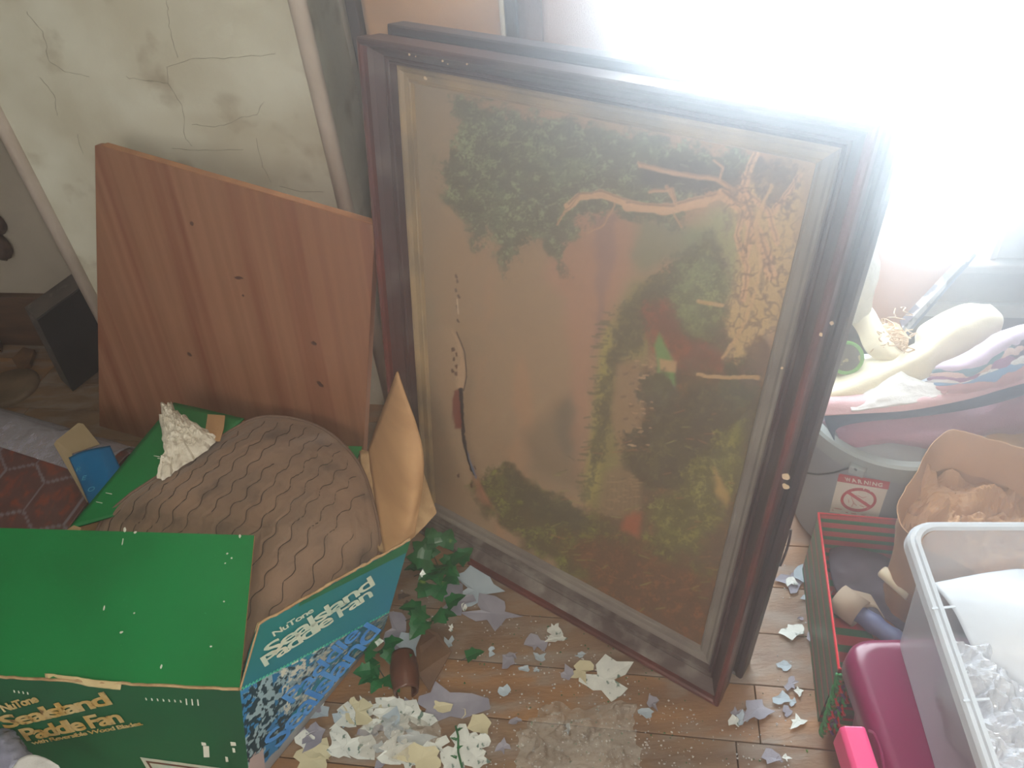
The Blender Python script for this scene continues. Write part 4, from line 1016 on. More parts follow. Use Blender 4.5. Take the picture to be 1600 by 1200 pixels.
tag(obj('fleece_curtain', patch([[atn(1318, 345, 1.50), atn(1345, 343, 1.48), atn(1366, 362, 1.50)], [atn(1310, 430, 1.45), atn(1340, 430, 1.42), atn(1364, 430, 1.46)], [atn(1300, 500, 1.42), atn(1335, 500, 1.40), atn(1358, 486, 1.42)]], 20, 40, .01, .008, 30, 2), M_fur, None, smooth=True, base=True), 'cream fleece cloth hanging down between frame edge and hardboard', 'cloth')

# ------------------------------------------------------------------ grey pail with warning label
M_pail = mat('grey_pail_plastic', S(146, 152, 158), .45, S(134, 140, 148), 3, 3, c3=S(172, 176, 178), s3=6, t3=(.6, .8))
M_lid = mat('grey_green_lid', S(164, 172, 170), .4, S(150, 160, 160), 6)
M_wire = mat('dark_wire', S(44, 46, 50), .35, metal=.6)
PC = Vector((.792, 1.150, 0)); PH = .345
pail = thing('plastic_pail', 'grey plastic pail with red WARNING label under the heap of cloth', 'bucket', PC)
obj('body', lathe(PC, [(.0, .006), (.138, .004), (.142, .01), (.165, PH - .05), (.166, PH - .02), (.166, PH)], 56, capt=True), M_pail, pail, smooth=True)
obj('lid', lathe(PC, [(.166, PH - .045), (.171, PH - .045), (.171, PH - .035), (.175, PH - .032), (.176, PH - .018), (.180, PH - .015), (.181, PH + .002), (.175, PH + .006), (.160, PH + .006), (.158, PH - .002), (.0, PH - .002)], 56, capb=False), M_lid, pail, smooth=False)
def onpail(x, y, extra=.0):
    """walk along the sight line until it meets the tapered pail wall"""
    d = ray(x, y); lo = None
    for k in range(600):
        p = EYE + d * (.6 + k * .002); r = math.hypot(p.x - PC.x, p.y - PC.y); R_ = .142 + (.165 - .142) * (p.z / (PH - .05)) + extra
        if r < R_: return p
    return p
ear = onpail(1345, 722)
er = (ear - PC); er.z = 0; er.normalize(); et = Vector((-er.y, er.x, 0)); et = et if et.x > 0 else -et
obj('handle_ear', hexa([ear + er * .001 - et * .017 + Vector((0, 0, -.026)), ear + er * .001 + et * .017 + Vector((0, 0, -.026)), ear + er * .001 + et * .017 + Vector((0, 0, .002)), ear + er * .001 - et * .017 + Vector((0, 0, .002))],
    [ear + er * .022 - et * .015 + Vector((0, 0, -.020)), ear + er * .022 + et * .015 + Vector((0, 0, -.020)), ear + er * .022 + et * .015 + Vector((0, 0, .0)), ear + er * .022 - et * .015 + Vector((0, 0, .0))]), M_lid, pail, bevel=.002)
hw = [ear + er * .026, onpail(1330, 730, .012), onpail(1305, 738, .014), onpail(1280, 741, .016), onpail(1262, 739, .02), onpail(1245, 735, .03)]
obj('wire_handle', tube(smooth_line(hw, 40), .0022, 8), M_wire, pail, smooth=True)
# label wraps the wall
def paillabel(pxq, m, name, par, ex, nu=14, nv=10):
    (x0, y0), (x1, y1), (x2, y2), (x3, y3) = pxq
    V = []
    for e2 in (ex, ex + .0006):
        for j in range(nv):
            for i in range(nu):
                u, v = i / (nu - 1), j / (nv - 1)
                x = (x0 * (1 - u) + x1 * u) * (1 - v) + (x3 * (1 - u) + x2 * u) * v; y = (y0 * (1 - u) + y1 * u) * (1 - v) + (y3 * (1 - u) + y2 * u) * v
                V.append(onpail(x, y, e2))
    F = []
    for j in range(nv - 1):
        for i in range(nu - 1):
            a = j * nu + i + nu * nv; F.append((a, a + 1, a + nu + 1, a + nu))
    return obj(name, (V, F), m, par, smooth=True)
M_wht = mat('label_white', S(226, 220, 204), .5); M_redl = mat('label_red', S(190, 44, 52), .5); M_redf = mat('label_red_fine', S(196, 110, 100), .6)
lab = paillabel([(1311, 740), (1391, 753), (1371, 812), (1296, 800)], M_wht, 'warning_label', pail, .0012)
paillabel([(1311, 740), (1391, 753), (1388, 765), (1308, 752)], M_redl, 'red_band', lab, .0024)
def pailring(cx, cy, rx, ry, w, m, name, par, a0=0, a1=2 * math.pi, n=40):
    V = []; F = []
    for k in range(n + 1):
        a = a0 + (a1 - a0) * k / n
        for s in (-w / 2, w / 2):
            V.append(onpail(cx + (rx + s) * math.cos(a), cy + (ry + s) * math.sin(a), .0026))
    for k in range(n): F.append((2 * k, 2 * k + 1, 2 * k + 3, 2 * k + 2))
    return obj(name, (V, F), m, par)
pailring(1341.5, 781, 26, 16.5, 4.5, M_redl, 'prohibition_ring', lab)
paillabel([(1322, 770), (1326, 767), (1362, 791), (1358, 794)], M_redl, 'prohibition_bar', lab, .0026, 10, 3)
def paillines(segs, w, m, name, par):
    VF = []
    for (xa, ya), (xb, yb) in segs:
        dx, dy = xb - xa, yb - ya; L = math.hypot(dx, dy) or 1; nx, ny = -dy / L * w / 2, dx / L * w / 2
        q = [onpail(xa + nx, ya + ny, .0025), onpail(xb + nx, yb + ny, .0025), onpail(xb - nx, yb - ny, .0025), onpail(xa - nx, ya - ny, .0025)]
        VF.append((q, [(0, 1, 2, 3)]))
    return obj(name, join(*VF), m, par)
paillines([((1330, 776), (1334, 786)), ((1334, 786), (1330, 792)), ((1334, 786), (1338, 790)), ((1334, 777), (1340, 774)), ((1340, 774), (1348, 778)), ((1348, 778), (1354, 776)), ((1346, 786), (1354, 784)), ((1326, 780), (1326, 786)), ((1343, 790), (1350, 792))], .9, M_redf, 'pictogram', lab)
paillines([((1300, 797), (1325, 801)), ((1330, 802), (1352, 805)), ((1301, 793.5), (1315, 796))], 1.2, M_redf, 'fine_print', lab)
wl = onpail(1321, 751, .003); wu = onpail(1323, 741, .003) - wl
# curve the word along the wall letter by letter
xs_ = [1322.5, 1332.5, 1341, 1349.5, 1358.5, 1362.5, 1371.5, 1379]
for k, chr_ in enumerate('WARNING'):
    a = onpail(xs_[k], 748.3 + (xs_[k] - 1312) * .160, .003); b2 = onpail(xs_[k] + 8, 748.3 + (xs_[k] + 8 - 1312) * .160, .003)
    wdt = {'W': .92, 'I': .34}.get(chr_, .70); size = .0145
    lettering(chr_, size, a, b2 - a, wu, M_wht, lab, bold=.0004, xs=(b2 - a).length / (size * wdt) * (.36 if chr_ == 'I' else .92), lift=.0035)
paillines([((1312, 752), (1316, 744)), ((1316, 744), (1320, 753)), ((1320, 753), (1312, 752)), ((1316, 747), (1316, 750))], 1.0, M_wht, 'alert_triangle', lab)

# ------------------------------------------------------------------ heap of cloth on the pail
def fabric(name, c, c2=None, sc=6, sheen=.3, b=.2, c3=None, s3=20, t3=(.5, .65)):
    return mat(name, c, .9, c2 or tuple(x * .88 for x in c), sc, 5, b, 300, sheen=sheen, c3=c3, s3=s3, t3=t3)
M_mauve = fabric('mauve_fabric', S(168, 128, 146), S(148, 112, 132), b=.4); M_pinkf = fabric('pale_pink_fabric', S(222, 182, 186), S(206, 164, 170))
M_navyf = fabric('slate_blue_fabric', S(82, 100, 122), S(66, 84, 108)); M_white = fabric('white_fabric', S(226, 224, 222), S(208, 204, 202))
M_creamf = fabric('cream_blanket', S(232, 222, 194), S(220, 208, 178)); M_tanfr = fabric('tan_fringe', S(200, 170, 132), S(170, 136, 100))
def cloth(name, label, rows, m, nu=44, nv=24, th=.004, wr=.003, wf=22, seed=1, cat='cloth'):
    return tag(obj(name, patch([pz(*r) for r in rows], nu, nv, th, wr, wf, seed), m, None, smooth=True, base=True), label, cat)
cloth('mauve_garment', 'mauve cloth draped lowest over the front of the grey pail', [
    [(1283, 660, .345), (1330, 640, .385), (1400, 636, .39), (1480, 620, .40), (1560, 596, .40), (1640, 575, .40)],
    [(1300, 668, .355), (1335, 655, .385), (1400, 658, .39), (1480, 650, .395), (1560, 630, .40), (1640, 612, .40)],
    [(1310, 680, .352), (1340, 680, .365), (1400, 684, .375), (1480, 682, .378), (1560, 665, .38), (1640, 650, .37)],
    [(1314, 694, .335), (1345, 696, .345), (1400, 692, .355), (1480, 694, .355), (1560, 676, .35), (1640, 664, .33)]], M_mauve, 70, 40, .004, .010, 15, 3)
cloth('navy_garment', 'slate-blue cloth layer between the pink band and the mauve cloth', [
    [(1286, 640, .40), (1340, 636, .41), (1420, 634, .415), (1500, 616, .42), (1570, 596, .42), (1640, 570, .42)],
    [(1290, 662, .385), (1340, 652, .40), (1420, 648, .405), (1500, 636, .41), (1570, 620, .41), (1640, 594, .41)],
    [(1303, 688, .36), (1316, 664, .385), (1420, 650, .40), (1500, 642, .405), (1570, 626, .405), (1640, 600, .40)]], M_navyf, 44, 14, .003, .003, 20, 5)
cloth('pink_garment', 'pale pink folded hem running along the front of the cloth heap', [
    [(1286, 618, .425), (1350, 618, .43), (1420, 616, .43), (1500, 602, .435), (1560, 585, .435), (1640, 560, .43)],
    [(1284, 632, .428), (1350, 630, .436), (1420, 628, .437), (1500, 614, .44), (1560, 596, .44), (1640, 572, .436)],
    [(1283, 650, .415), (1350, 646, .422), (1420, 640, .425), (1500, 626, .43), (1560, 610, .43), (1640, 588, .426)]], M_pinkf, 60, 20, .008, .005, 18, 6)
cloth('white_garment', 'white folded cloth peaking in the middle of the cloth heap', [
    [(1330, 636, .425), (1362, 610, .44), (1396, 582, .46), (1420, 590, .458), (1450, 600, .45), (1500, 606, .44)],
    [(1330, 640, .43), (1370, 622, .446), (1400, 604, .455), (1430, 606, .452), (1460, 612, .445), (1500, 612, .44)],
    [(1330, 644, .43), (1370, 638, .438), (1400, 634, .44), (1430, 630, .44), (1460, 622, .44), (1500, 616, .438)]], M_white, 50, 28, .005, .007, 20, 7)
cloth('cream_blanket', 'large cream blanket folded into a rounded peak on top of the cloth heap', [
    [(1283, 600, .41), (1330, 575, .43), (1390, 556, .45), (1432, 540, .47), (1440, 512, .50), (1500, 482, .53), (1545, 480, .53)],
    [(1283, 612, .42), (1330, 594, .44), (1390, 572, .46), (1440, 556, .485), (1480, 522, .52), (1530, 496, .54), (1562, 496, .53)],
    [(1284, 622, .425), (1320, 612, .44), (1370, 592, .455), (1430, 572, .47), (1490, 540, .50), (1540, 518, .515), (1562, 508, .515)],
    [(1290, 628, .415), (1340, 622, .425), (1390, 606, .435), (1440, 592, .445), (1490, 570, .46), (1530, 545, .47), (1556, 520, .48)]], M_creamf, 70, 44, .006, .007, 11, 8)
cloth('cream_scarf', 'cream cloth fold dropping from behind the frame edge beside the green tin', [
    [(1296, 470, .47), (1330, 468, .48), (1356, 480, .48), (1372, 505, .475), (1392, 535, .47), (1412, 556, .46)],
    [(1300, 490, .48), (1332, 486, .49), (1350, 498, .49), (1366, 524, .485), (1388, 552, .475), (1406, 562, .46)],
    [(1304, 510, .46), (1326, 504, .475), (1340, 520, .475), (1352, 548, .465), (1372, 562, .455), (1396, 566, .45)]], M_creamf, 40, 20, .006, .003, 14, 9)
# fringe of tangled strands
frs = []
for k in range(26):
    r4 = random.Random(k); a = at(1372 + r4.uniform(0, 44), 500 + r4.uniform(-8, 44), .485); pts = [a]
    for q in range(5): pts.append(pts[-1] + Vector((r4.uniform(-.016, .018), r4.uniform(-.016, .016), r4.uniform(-.008, .008))))
    frs.append(tube(smooth_line(pts, 16), .0013, 4))
o = tag(obj('tangled_fringe', join(*frs, patch([pz((1376, 510, .475), (1398, 506, .48), (1420, 530, .475)), pz((1380, 536, .465), (1400, 545, .47), (1416, 552, .465))], 12, 8, .006, .008, 60, 2)), M_tanfr, None, base=True), 'tangle of tan fringe between the cream cloths', 'fringe')
# green tin
M_gtin = mat('dark_green_tin', S(46, 74, 48), .35, S(36, 56, 42), 12); M_grim = mat('bright_green_ring', S(108, 168, 66), .35); M_tind = mat('brown_tin_end', S(112, 100, 84), .35, S(78, 66, 60), 18, c3=S(180, 170, 130), s3=50, t3=(.58, .62))
tcn_ = at(1322, 559, .47); tax = (EYE - tcn_).normalized() * .75 + Vector((.15, 0, -.05)); tax.normalize()
tin = thing('green_tin', 'round dark green tin with bright green rim lying beside the cream scarf', 'tin', tcn_)
obj('can', lathe(tcn_ - tax * .075, [(.0, 0), (.030, 0), (.033, .004), (.033, .070), (.031, .074)], 36, tax, capt=True), M_gtin, tin, smooth=True)
obj('rim', lathe(tcn_ - tax * .002, [(.031, -.004), (.0345, -.003), (.0345, .003), (.030, .0045), (.0265, .002)], 36, tax, capb=False), M_grim, tin, smooth=True)
obj('end_disc', lathe(tcn_, [(.028, .000), (.026, .0015), (.0, .0018)], 36, tax, capb=False), M_tind, tin, smooth=True)
# stacked folded colourful garments at the right
cols = [('lilac', S(214, 196, 220)), ('teal_print', S(96, 140, 156)), ('blush', S(222, 190, 184)), ('plum', S(160, 108, 150)), ('white_hem', S(232, 228, 228)), ('sky_blue', S(120, 158, 196)), ('rose', S(196, 148, 154))]
nms = ['lilac cloth topmost in the folded stack at right edge', 'teal printed cloth second from top in the folded stack', 'blush cloth third from top in the folded stack', 'plum cloth fourth from top in the folded stack', 'white hem fifth from top in the folded stack', 'sky-blue cloth sixth from top in the folded stack', 'rose cloth at the bottom of the folded stack']
for k, (cn, cv) in enumerate(cols):
    dy = k * 9; dz = -.008 * k; dxk = -k * 4
    m = fabric(cn + '_cloth', cv, c3=S(90, 80, 110) if k in (1, 3) else None, s3=34, t3=(.56, .6))
    cloth('folded_cloth', nms[k], [
        [(1500 + dxk, 560 + dy, .50 + dz), (1530 + dxk, 540 + dy * .9, .52 + dz), (1560, 520 + dy * .9, .53 + dz), (1610, 506 + dy, .53 + dz), (1660, 496 + dy, .52 + dz)],
        [(1462 + dxk, 574 + dy * .6, .48 + dz), (1510 + dxk, 566 + dy * .7, .51 + dz), (1560, 536 + dy * .9, .53 + dz), (1610, 516 + dy, .53 + dz), (1660, 506 + dy, .52 + dz)],
        [(1470 + dxk, 582 + dy * .5, .47 + dz), (1516 + dxk, 578 + dy * .6, .50 + dz), (1566, 546 + dy * .9, .52 + dz), (1612, 526 + dy, .52 + dz), (1660, 514 + dy, .51 + dz)],
        [(1486 + dxk, 584 + dy * .5, .455 + dz), (1520 + dxk, 581 + dy * .6, .49 + dz), (1568, 552 + dy * .9, .51 + dz), (1612, 532 + dy, .51 + dz), (1660, 520 + dy, .50 + dz)]], m, 40, 16, .003, .004, 40, 20 + k)['group'] = 'folded garments at the right edge'

# ------------------------------------------------------------------ striped gift box with its contents
def stripe_mat(name, c1, c2, period, axis, duty=.5, c3=None):
    m = bpy.data.materials.new(name); m.use_nodes = True; nt = m.node_tree; N = nt.nodes; b = N['Principled BSDF']; b.inputs['Roughness'].default_value = .5
    tc = N.new('ShaderNodeTexCoord'); dt = N.new('ShaderNodeVectorMath'); dt.operation = 'DOT_PRODUCT'; nt.links.new(tc.outputs['Object'], dt.inputs[0]); dt.inputs[1].default_value = tuple(axis)
    md = N.new('ShaderNodeMath'); md.operation = 'DIVIDE'; nt.links.new(dt.outputs['Value'], md.inputs[0]); md.inputs[1].default_value = period
    fr = N.new('ShaderNodeMath'); fr.operation = 'FRACT'; nt.links.new(md.outputs[0], fr.inputs[0])
    r = N.new('ShaderNodeValToRGB'); r.color_ramp.interpolation = 'CONSTANT'; r.color_ramp.elements[0].color = (*c1, 1); r.color_ramp.elements[1].color = (*c2, 1); r.color_ramp.elements[1].position = duty
    if c3: e = r.color_ramp.elements.new(duty + (1 - duty) * .4); e.color = (*c3, 1)
    nt.links.new(fr.outputs[0], r.inputs[0]); nt.links.new(r.outputs[0], b.inputs['Base Color']); return m
GZ = .2
G1, G2 = at(1279, 802, GZ), at(1311, 1045, GZ); gx = (at(1400, 812, GZ) - G1).normalized(); gy = (G2 - G1).normalized()
GW = .235; G4, G3 = G1 + gx * GW, G2 + gx * GW
zz = Vector((0, 0, 1)); fl_ = lambda p, s=.0: Vector((p.x, p.y, .002))
M_st_in = stripe_mat('red_green_stripes_inside', S(196, 74, 72), S(30, 124, 76), .028, -gy * .7 + zz, .58)
M_st_side = stripe_mat('red_green_stripes_side', S(28, 96, 52), S(150, 44, 48), .042, zz, .45, S(40, 70, 46))
M_redtrim = mat('red_paper_trim', S(204, 40, 52), .4)
gb_ = thing('gift_box', 'open gift box with red and green stripes standing between pail and maroon tote', 'box', (G1 + G3) / 2 - zz * GZ)
def gwall(name, a, b, inn, m_out):
    o = obj(name, slab([fl_(a), fl_(b), b, a], inn * .003), [m_out, M_st_in], gb_)
    for p in o.data.polygons:
        p.material_index = 1 if p.normal.dot(inn) > .5 else 0
gwall('side_panel', G1, G2, gx, M_st_side); gwall('side_panel', G4, G3, -gx, M_st_side)
gwall('back_panel', G1, G4, gy, M_st_side); gwall('front_panel', G2, G3, -gy, M_st_side)
obj('bottom_panel', slab([fl_(G1), fl_(G4), fl_(G3), fl_(G2)], zz * .003), M_st_in, gb_)
obj('rim_trim', tube([G4, G1, G2, G3], .0028, 6), M_redtrim, gb_)
# items in the gift box
M_slate = mat('slate_mauve_nylon', S(84, 76, 88), .6, S(70, 64, 76), 6, 4, .3, 40); M_slateblue = mat('slate_blue_nylon', S(92, 100, 134), .5, S(78, 84, 116), 6, 4, .2, 40)
M_card = mat('greyish_cardboard', S(160, 142, 122), .85, S(146, 128, 110), 6); M_ctube = mat('cream_tube', S(226, 214, 186), .5, S(212, 200, 172), 8)
M_tagm = mat('grey_patch', S(116, 120, 136), .6)
nb_ = thing('nylon_bag', 'dark slate nylon bag folded inside the striped gift box', 'bag', at(1350, 930, .12))
obj('body', patch([pz((1302, 872, .10), (1330, 868, .125), (1368, 880, .13), (1402, 905, .12)), pz((1300, 884, .12), (1332, 882, .14), (1374, 896, .14), (1408, 925, .13)), pz((1304, 918, .11), (1340, 922, .12), (1384, 935, .13), (1410, 950, .12)), pz((1330, 960, .09), (1356, 962, .10), (1390, 968, .10), (1410, 985, .09))], 40, 30, .02, .008, 22, 4), M_slate, nb_, smooth=True)
for q in ([(1318, 878), (1360, 887), (1360, 893), (1317, 885)], [(1354, 902), (1386, 908), (1386, 913), (1355, 908)]): obj('patch', slab([at(x, y, .146) for x, y in q], (0, 0, -.004)), M_tagm, nb_)
tu0, tu1 = at(1322, 925, .165), at(1345, 968, .15)
um = thing('rolled_umbrella', 'slate-blue rolled umbrella pushed through a cardboard sleeve in the gift box', 'umbrella', at(1380, 985, .1))
ud = (at(1400, 1000, .17) - at(1312, 936, .17)).normalized(); u0_ = at(1334, 952, .17)
obj('canopy_roll', tube([u0_ + ud * t for t in np.linspace(-.01, .16, 14)], [.018 + .002 * math.sin(t * 2) for t in range(14)], 16), M_slateblue, um, smooth=True)
sl = obj('cardboard_sleeve', join(lathe(u0_ - ud * .035, [(.0275, 0), (.029, 0), (.029, .05), (.0275, .05), (.0275, 0)], 28, ud, capb=False)), M_card, um, smooth=True); sl['label'] = 'greyish cardboard sleeve'
obj('sleeve_flap', patch([pz((1330, 922, .185), (1354, 928, .18), (1360, 930, .178)), pz((1346, 950, .185), (1368, 950, .178), (1382, 968, .170))], 10, 6, .002), M_card, um, smooth=True)
ct0, ct1 = at(1378, 892, .205), at(1422, 930, .205)
tag(obj('cream_tube', lathe(ct0, [(.0, 0), (.011, 0), (.0125, .003), (.0125, (ct1 - ct0).length)], 20, (ct1 - ct0), capt=True), M_ctube, None, smooth=True, base=True), 'short cream tube poking out beside the brown paper bag', 'tube')
# red and green braided cord with tinsel on the near corner
M_gtinsel = mat('green_tinsel', S(34, 140, 70), .35, S(20, 100, 50), 90); M_rtinsel = mat('red_tinsel', S(190, 46, 50), .35); M_ptinsel = mat('purple_tinsel', S(84, 56, 110), .4)
br_ = thing('braided_cord', 'green, red and purple braided tinsel cord hanging at the gift box corner', 'garland', at(1290, 1140, .0))
ca, cb2 = at(1312, 1048, .205) + Vector((-.004, -.006, 0)), at(1282, 1140, .012) + Vector((-.002, -.008, 0))
for q, (m, ph, off_) in enumerate(((M_gtinsel, 0, 0), (M_gtinsel, 2.1, .000), (M_rtinsel, 4.2, .010), (M_ptinsel, 1.2, .018), (M_gtinsel, 3.3, .024), (M_rtinsel, 5, .028))):
    obj('strand', tube([ca.lerp(cb2, t) + Vector((off_ + .004 * math.cos(t * 30 + ph), -.002 + .004 * math.sin(t * 30 + ph), 0)) for t in np.linspace(0, 1, 60)], .0028, 5), m, br_, smooth=True)
tf_ = []
for k in range(140):
    r5 = random.Random(k + 9); t = r5.random(); p = ca.lerp(cb2, t) + Vector((r5.uniform(0, .02) * (.3 + t), 0, 0)); tf_.append(tube([p, p + Vector((r5.uniform(-.008, .010), r5.uniform(-.008, .004), r5.uniform(-.006, .006)))], .0005, 3))
o = obj('tinsel_bristles', join(*tf_), M_gtinsel, br_); o['kind'] = 'stuff'

# ------------------------------------------------------------------ brown paper bag
M_bag = mat('brown_kraft_paper', S(188, 146, 106), .75, S(166, 124, 86), 5, 5, .4, 26)
BC = Vector((.795, .830, .006)); bag = thing('paper_bag', 'crumpled brown paper bag standing open behind the clear bin', 'bag', BC)
def bagmesh():
    prof = [(.088, 0), (.09, .01), (.093, .10), (.098, .20), (.106, .30), (.112, .37), (.118, .405), (.121, .412), (.118, .410), (.110, .385), (.100, .35)]
    V = []; n = 90
    for k, (r, h) in enumerate(smooth_line([Vector((a, b, 0)) for a, b in prof], 60)[i][:2] for i in range(60)):
        for i in range(n):
            a = 2 * math.pi * i / n; sq = 1 + .09 * math.cos(4 * a)
            w = 1 + .07 * float(fbm(math.cos(a) * 2.2 + 3, math.sin(a) * 2.2 + h * 9, 4, 4)) + .05 * abs(float(fbm(a * 3, h * 14, 8, 3)))
            R_ = r * sq * w; tilt = .05 * math.cos(a - .9) * (h / .41) ** 3
            V.append(BC + Vector((math.cos(a) * R_ + .03 * (h / .41) ** 2 * 0, math.sin(a) * R_, h + tilt + .010 * float(fbm(a * 2.5, 3, 6, 3)) * (h / .4))))
    F = [(k * n + i, k * n + (i + 1) % n, (k + 1) * n + (i + 1) % n, (k + 1) * n + i) for k in range(59) for i in range(n)] + [tuple(range(n))]
    return V, F
obj('sack', bagmesh(), M_bag, bag, smooth=True)
ib = []
V = []; F = []; n = 60; R = 26
for j in range(R + 1):
    for i in range(n):
        a = 2 * math.pi * i / n; t = j / R; r = .112 * t
        x, y = BC.x + math.cos(a) * r, BC.y + math.sin(a) * r
        V.append(Vector((x, y, BC.z + .345 + .045 * abs(float(fbm(x * 16, y * 16, 3, 4))) * 2 - .02 * t + .02 * math.cos(a - .9) * t)))
F = [(j * n + i, j * n + (i + 1) % n, (j + 1) * n + (i + 1) % n, (j + 1) * n + i) for j in range(R) for i in range(n)]
obj('crumpled_paper', (V, F), M_bag, bag)

# ------------------------------------------------------------------ maroon tote with pink latch
M_maroon = mat('maroon_plastic', S(108, 18, 60), .28, S(98, 15, 54), 3, 3); M_pinkp = mat('hot_pink_plastic', S(236, 84, 138), .3, S(226, 76, 130), 4)
def rrect(c, ax, ay, w, h, r, z, n=8):
    P = []
    for (sx_, sy_, a0) in ((1, 1, 0), (-1, 1, 90), (-1, -1, 180), (1, -1, 270)):
        for k in range(n + 1):
            a = math.radians(a0 + 90 * k / n); P.append(c + ax * (sx_ * (w / 2 - r) + r * math.cos(a)) + ay * (sy_ * (h / 2 - r) + r * math.sin(a)) + Vector((0, 0, z)))
    return P
def loft(loops, cap0=True, cap1=True):
    n = len(loops[0]); V = [v for l in loops for v in l]; F = []
    for k in range(len(loops) - 1):
        for i in range(n): F.append((k * n + i, k * n + (i + 1) % n, (k + 1) * n + (i + 1) % n, (k + 1) * n + i))
    if cap0: F.append(tuple(range(n)))
    if cap1: F.append(tuple(range((len(loops) - 1) * n, len(loops) * n)))
    return V, F
TZ = .30
tc0 = at(1334, 992, TZ); td = (at(1312, 1150, TZ) - at(1322, 1040, TZ)); td.z = 0; td.normalize(); td = Vector((-.08, -1, 0)).normalized(); tr_ = Vector((-td.y, td.x, 0)); tr_ = tr_ if tr_.x > 0 else -tr_
TWd, TL = .46, .58
corner = at(1316, 1004, TZ) + Vector((0, .012, 0)); tcen = corner + tr_ * TWd / 2 + td * TL / 2; tcen.z = 0
tote = thing('storage_tote', 'maroon plastic storage tote with pink latch under the clear bin', 'storage box', tcen)
obj('body', loft([rrect(tcen, tr_, td, TWd - .10, TL - .10, .05, .0), rrect(tcen, tr_, td, TWd - .09, TL - .09, .05, .01), rrect(tcen, tr_, td, TWd - .045, TL - .045, .05, TZ - .03)]), M_maroon, tote, smooth=False)
obj('lid', loft([rrect(tcen, tr_, td, TWd - .02, TL - .02, .05, TZ - .05), rrect(tcen, tr_, td, TWd, TL, .05, TZ - .045), rrect(tcen, tr_, td, TWd - .002, TL - .002, .05, TZ - .015), rrect(tcen, tr_, td, TWd - .012, TL - .012, .047, TZ - .005), rrect(tcen, tr_, td, TWd - .03, TL - .03, .042, TZ), rrect(tcen, tr_, td, TWd - .05, TL - .05, .04, TZ + .001), rrect(tcen, tr_, td, TWd - .10, TL - .10, .03, TZ - .002)], True, True), M_maroon, tote, bevel=0, smooth=True)
hl = at(1311, 1136, TZ + .006); hr = at(1352, 1136, TZ + .008)
hx = (hr - hl).normalized()
Lh = .14
obj('latch', loft([[hl - zz * .05, hl, hl + zz * .006 + hx * .006, hr - hx * .004 + zz * .004, hr, hr - zz * .02], [p + td * Lh for p in [hl - zz * .05, hl, hl + zz * .006 + hx * .006, hr - hx * .004 + zz * .004, hr, hr - zz * .02]]]), M_pinkp, tote, bevel=.003)['label'] = 'hot pink latch'
gr0 = at(1362, 1140, TZ); obj('lid_groove', tube(smooth_line([at(1356, 1142, TZ + .002), at(1366, 1148, TZ + .002), at(1376, 1172, TZ + .002), at(1384, 1215, TZ + .002)], 20), .003, 6), M_maroon, tote, smooth=True)
# ------------------------------------------------------------------ clear bin
M_clear = film_mat('frosted_clear_plastic', S(222, 228, 236), .42, .28, .08, 12)
M_clear_rim = film_mat('clear_plastic_rim', S(216, 224, 232), .70, .2, .03, 8)
ZB, ZR = .304, .55
rc = at(1409, 812, ZR); rfar = at(1600, 812, ZR); rdx = Vector((rfar.x - rc.x, rfar.y - rc.y, 0)).normalized()
rnr = at(1541, 1200, ZR); rdy = Vector((rnr.x - rc.x, rnr.y - rc.y, 0)).normalized(); 
RW, RL = .42, .60
ccn = rc + rdx * RW / 2 + rdy * RL / 2; ccn = Vector((ccn.x, ccn.y, 0))
binn = thing('clear_bin', 'clear plastic storage bin full of crinkled clear film on top of the maroon tote', 'storage box', (ccn.x, ccn.y, ZB))
def rr(w, h, r, z): return rrect(ccn, rdx, rdy, w, h, r, z)
obj('tub', loft([rr(RW - .085, RL - .085, .035, ZB), rr(RW - .078, RL - .078, .035, ZB + .006), rr(RW - .052, RL - .052, .035, ZR - .05), rr(RW - .044, RL - .044, .035, ZR - .045), rr(RW - .034, RL - .034, .035, ZR - .004)], True, False), M_clear, binn, smooth=True)
obj('rim', loft([rr(RW - .034, RL - .034, .032, ZR - .004), rr(RW - .030, RL - .030, .033, ZR + .002), rr(RW - .018, RL - .018, .036, ZR + .003), rr(RW - .016, RL - .016, .036, ZR - .002), rr(RW - .006, RL - .006, .04, ZR - .002), rr(RW, RL, .042, ZR - .008), rr(RW + .002, RL + .002, .042, ZR - .022), rr(RW - .002, RL - .002, .042, ZR - .024)], False, False), M_clear_rim, binn, smooth=False)
obj('rib', join(*[slab([ccn + rdx * (-RW / 2 + .001) + rdy * y_ + zz * (ZR - .004), ccn + rdx * (-RW / 2 + .03) + rdy * y_ + zz * (ZR + .002), ccn + rdx * (-RW / 2 + .03) + rdy * (y_ + .003) + zz * (ZR + .002), ccn + rdx * (-RW / 2 + .001) + rdy * (y_ + .003) + zz * (ZR - .004)], (0, 0, .002)) for y_ in (-.15, -.02, .12)]), M_clear_rim, binn)
# crinkled film filling the bin: one crumpled sheet, plus odds and ends seen through the wall
M_crinkle = film_mat('crinkled_clear_film', S(232, 236, 244), .62, .07, .9, 40)
def crinkle(x0, x1, y0, y1, z0, amp, seed, nu=110, nv=140, f=22):
    V = []
    for j in range(nv):
        for i in range(nu):
            a = x0 + (x1 - x0) * i / (nu - 1); b = y0 + (y1 - y0) * j / (nv - 1); p = ccn + rdx * a + rdy * b
            h = 1 - abs(float(fbm(a * f + seed, b * f, seed, 4))) * 2.0
            V.append(p + rdx * .006 * float(vnoise(a * 70, b * 70, seed)) + zz * (z0 + amp * h + .02 * float(vnoise(a * 7, b * 7, seed + 2))))
    F = [(j * nu + i, j * nu + i + 1, (j + 1) * nu + i + 1, (j + 1) * nu + i) for j in range(nv - 1) for i in range(nu - 1)]
    return V, F
hw_, hl_ = RW / 2 - .036, RL / 2 - .036
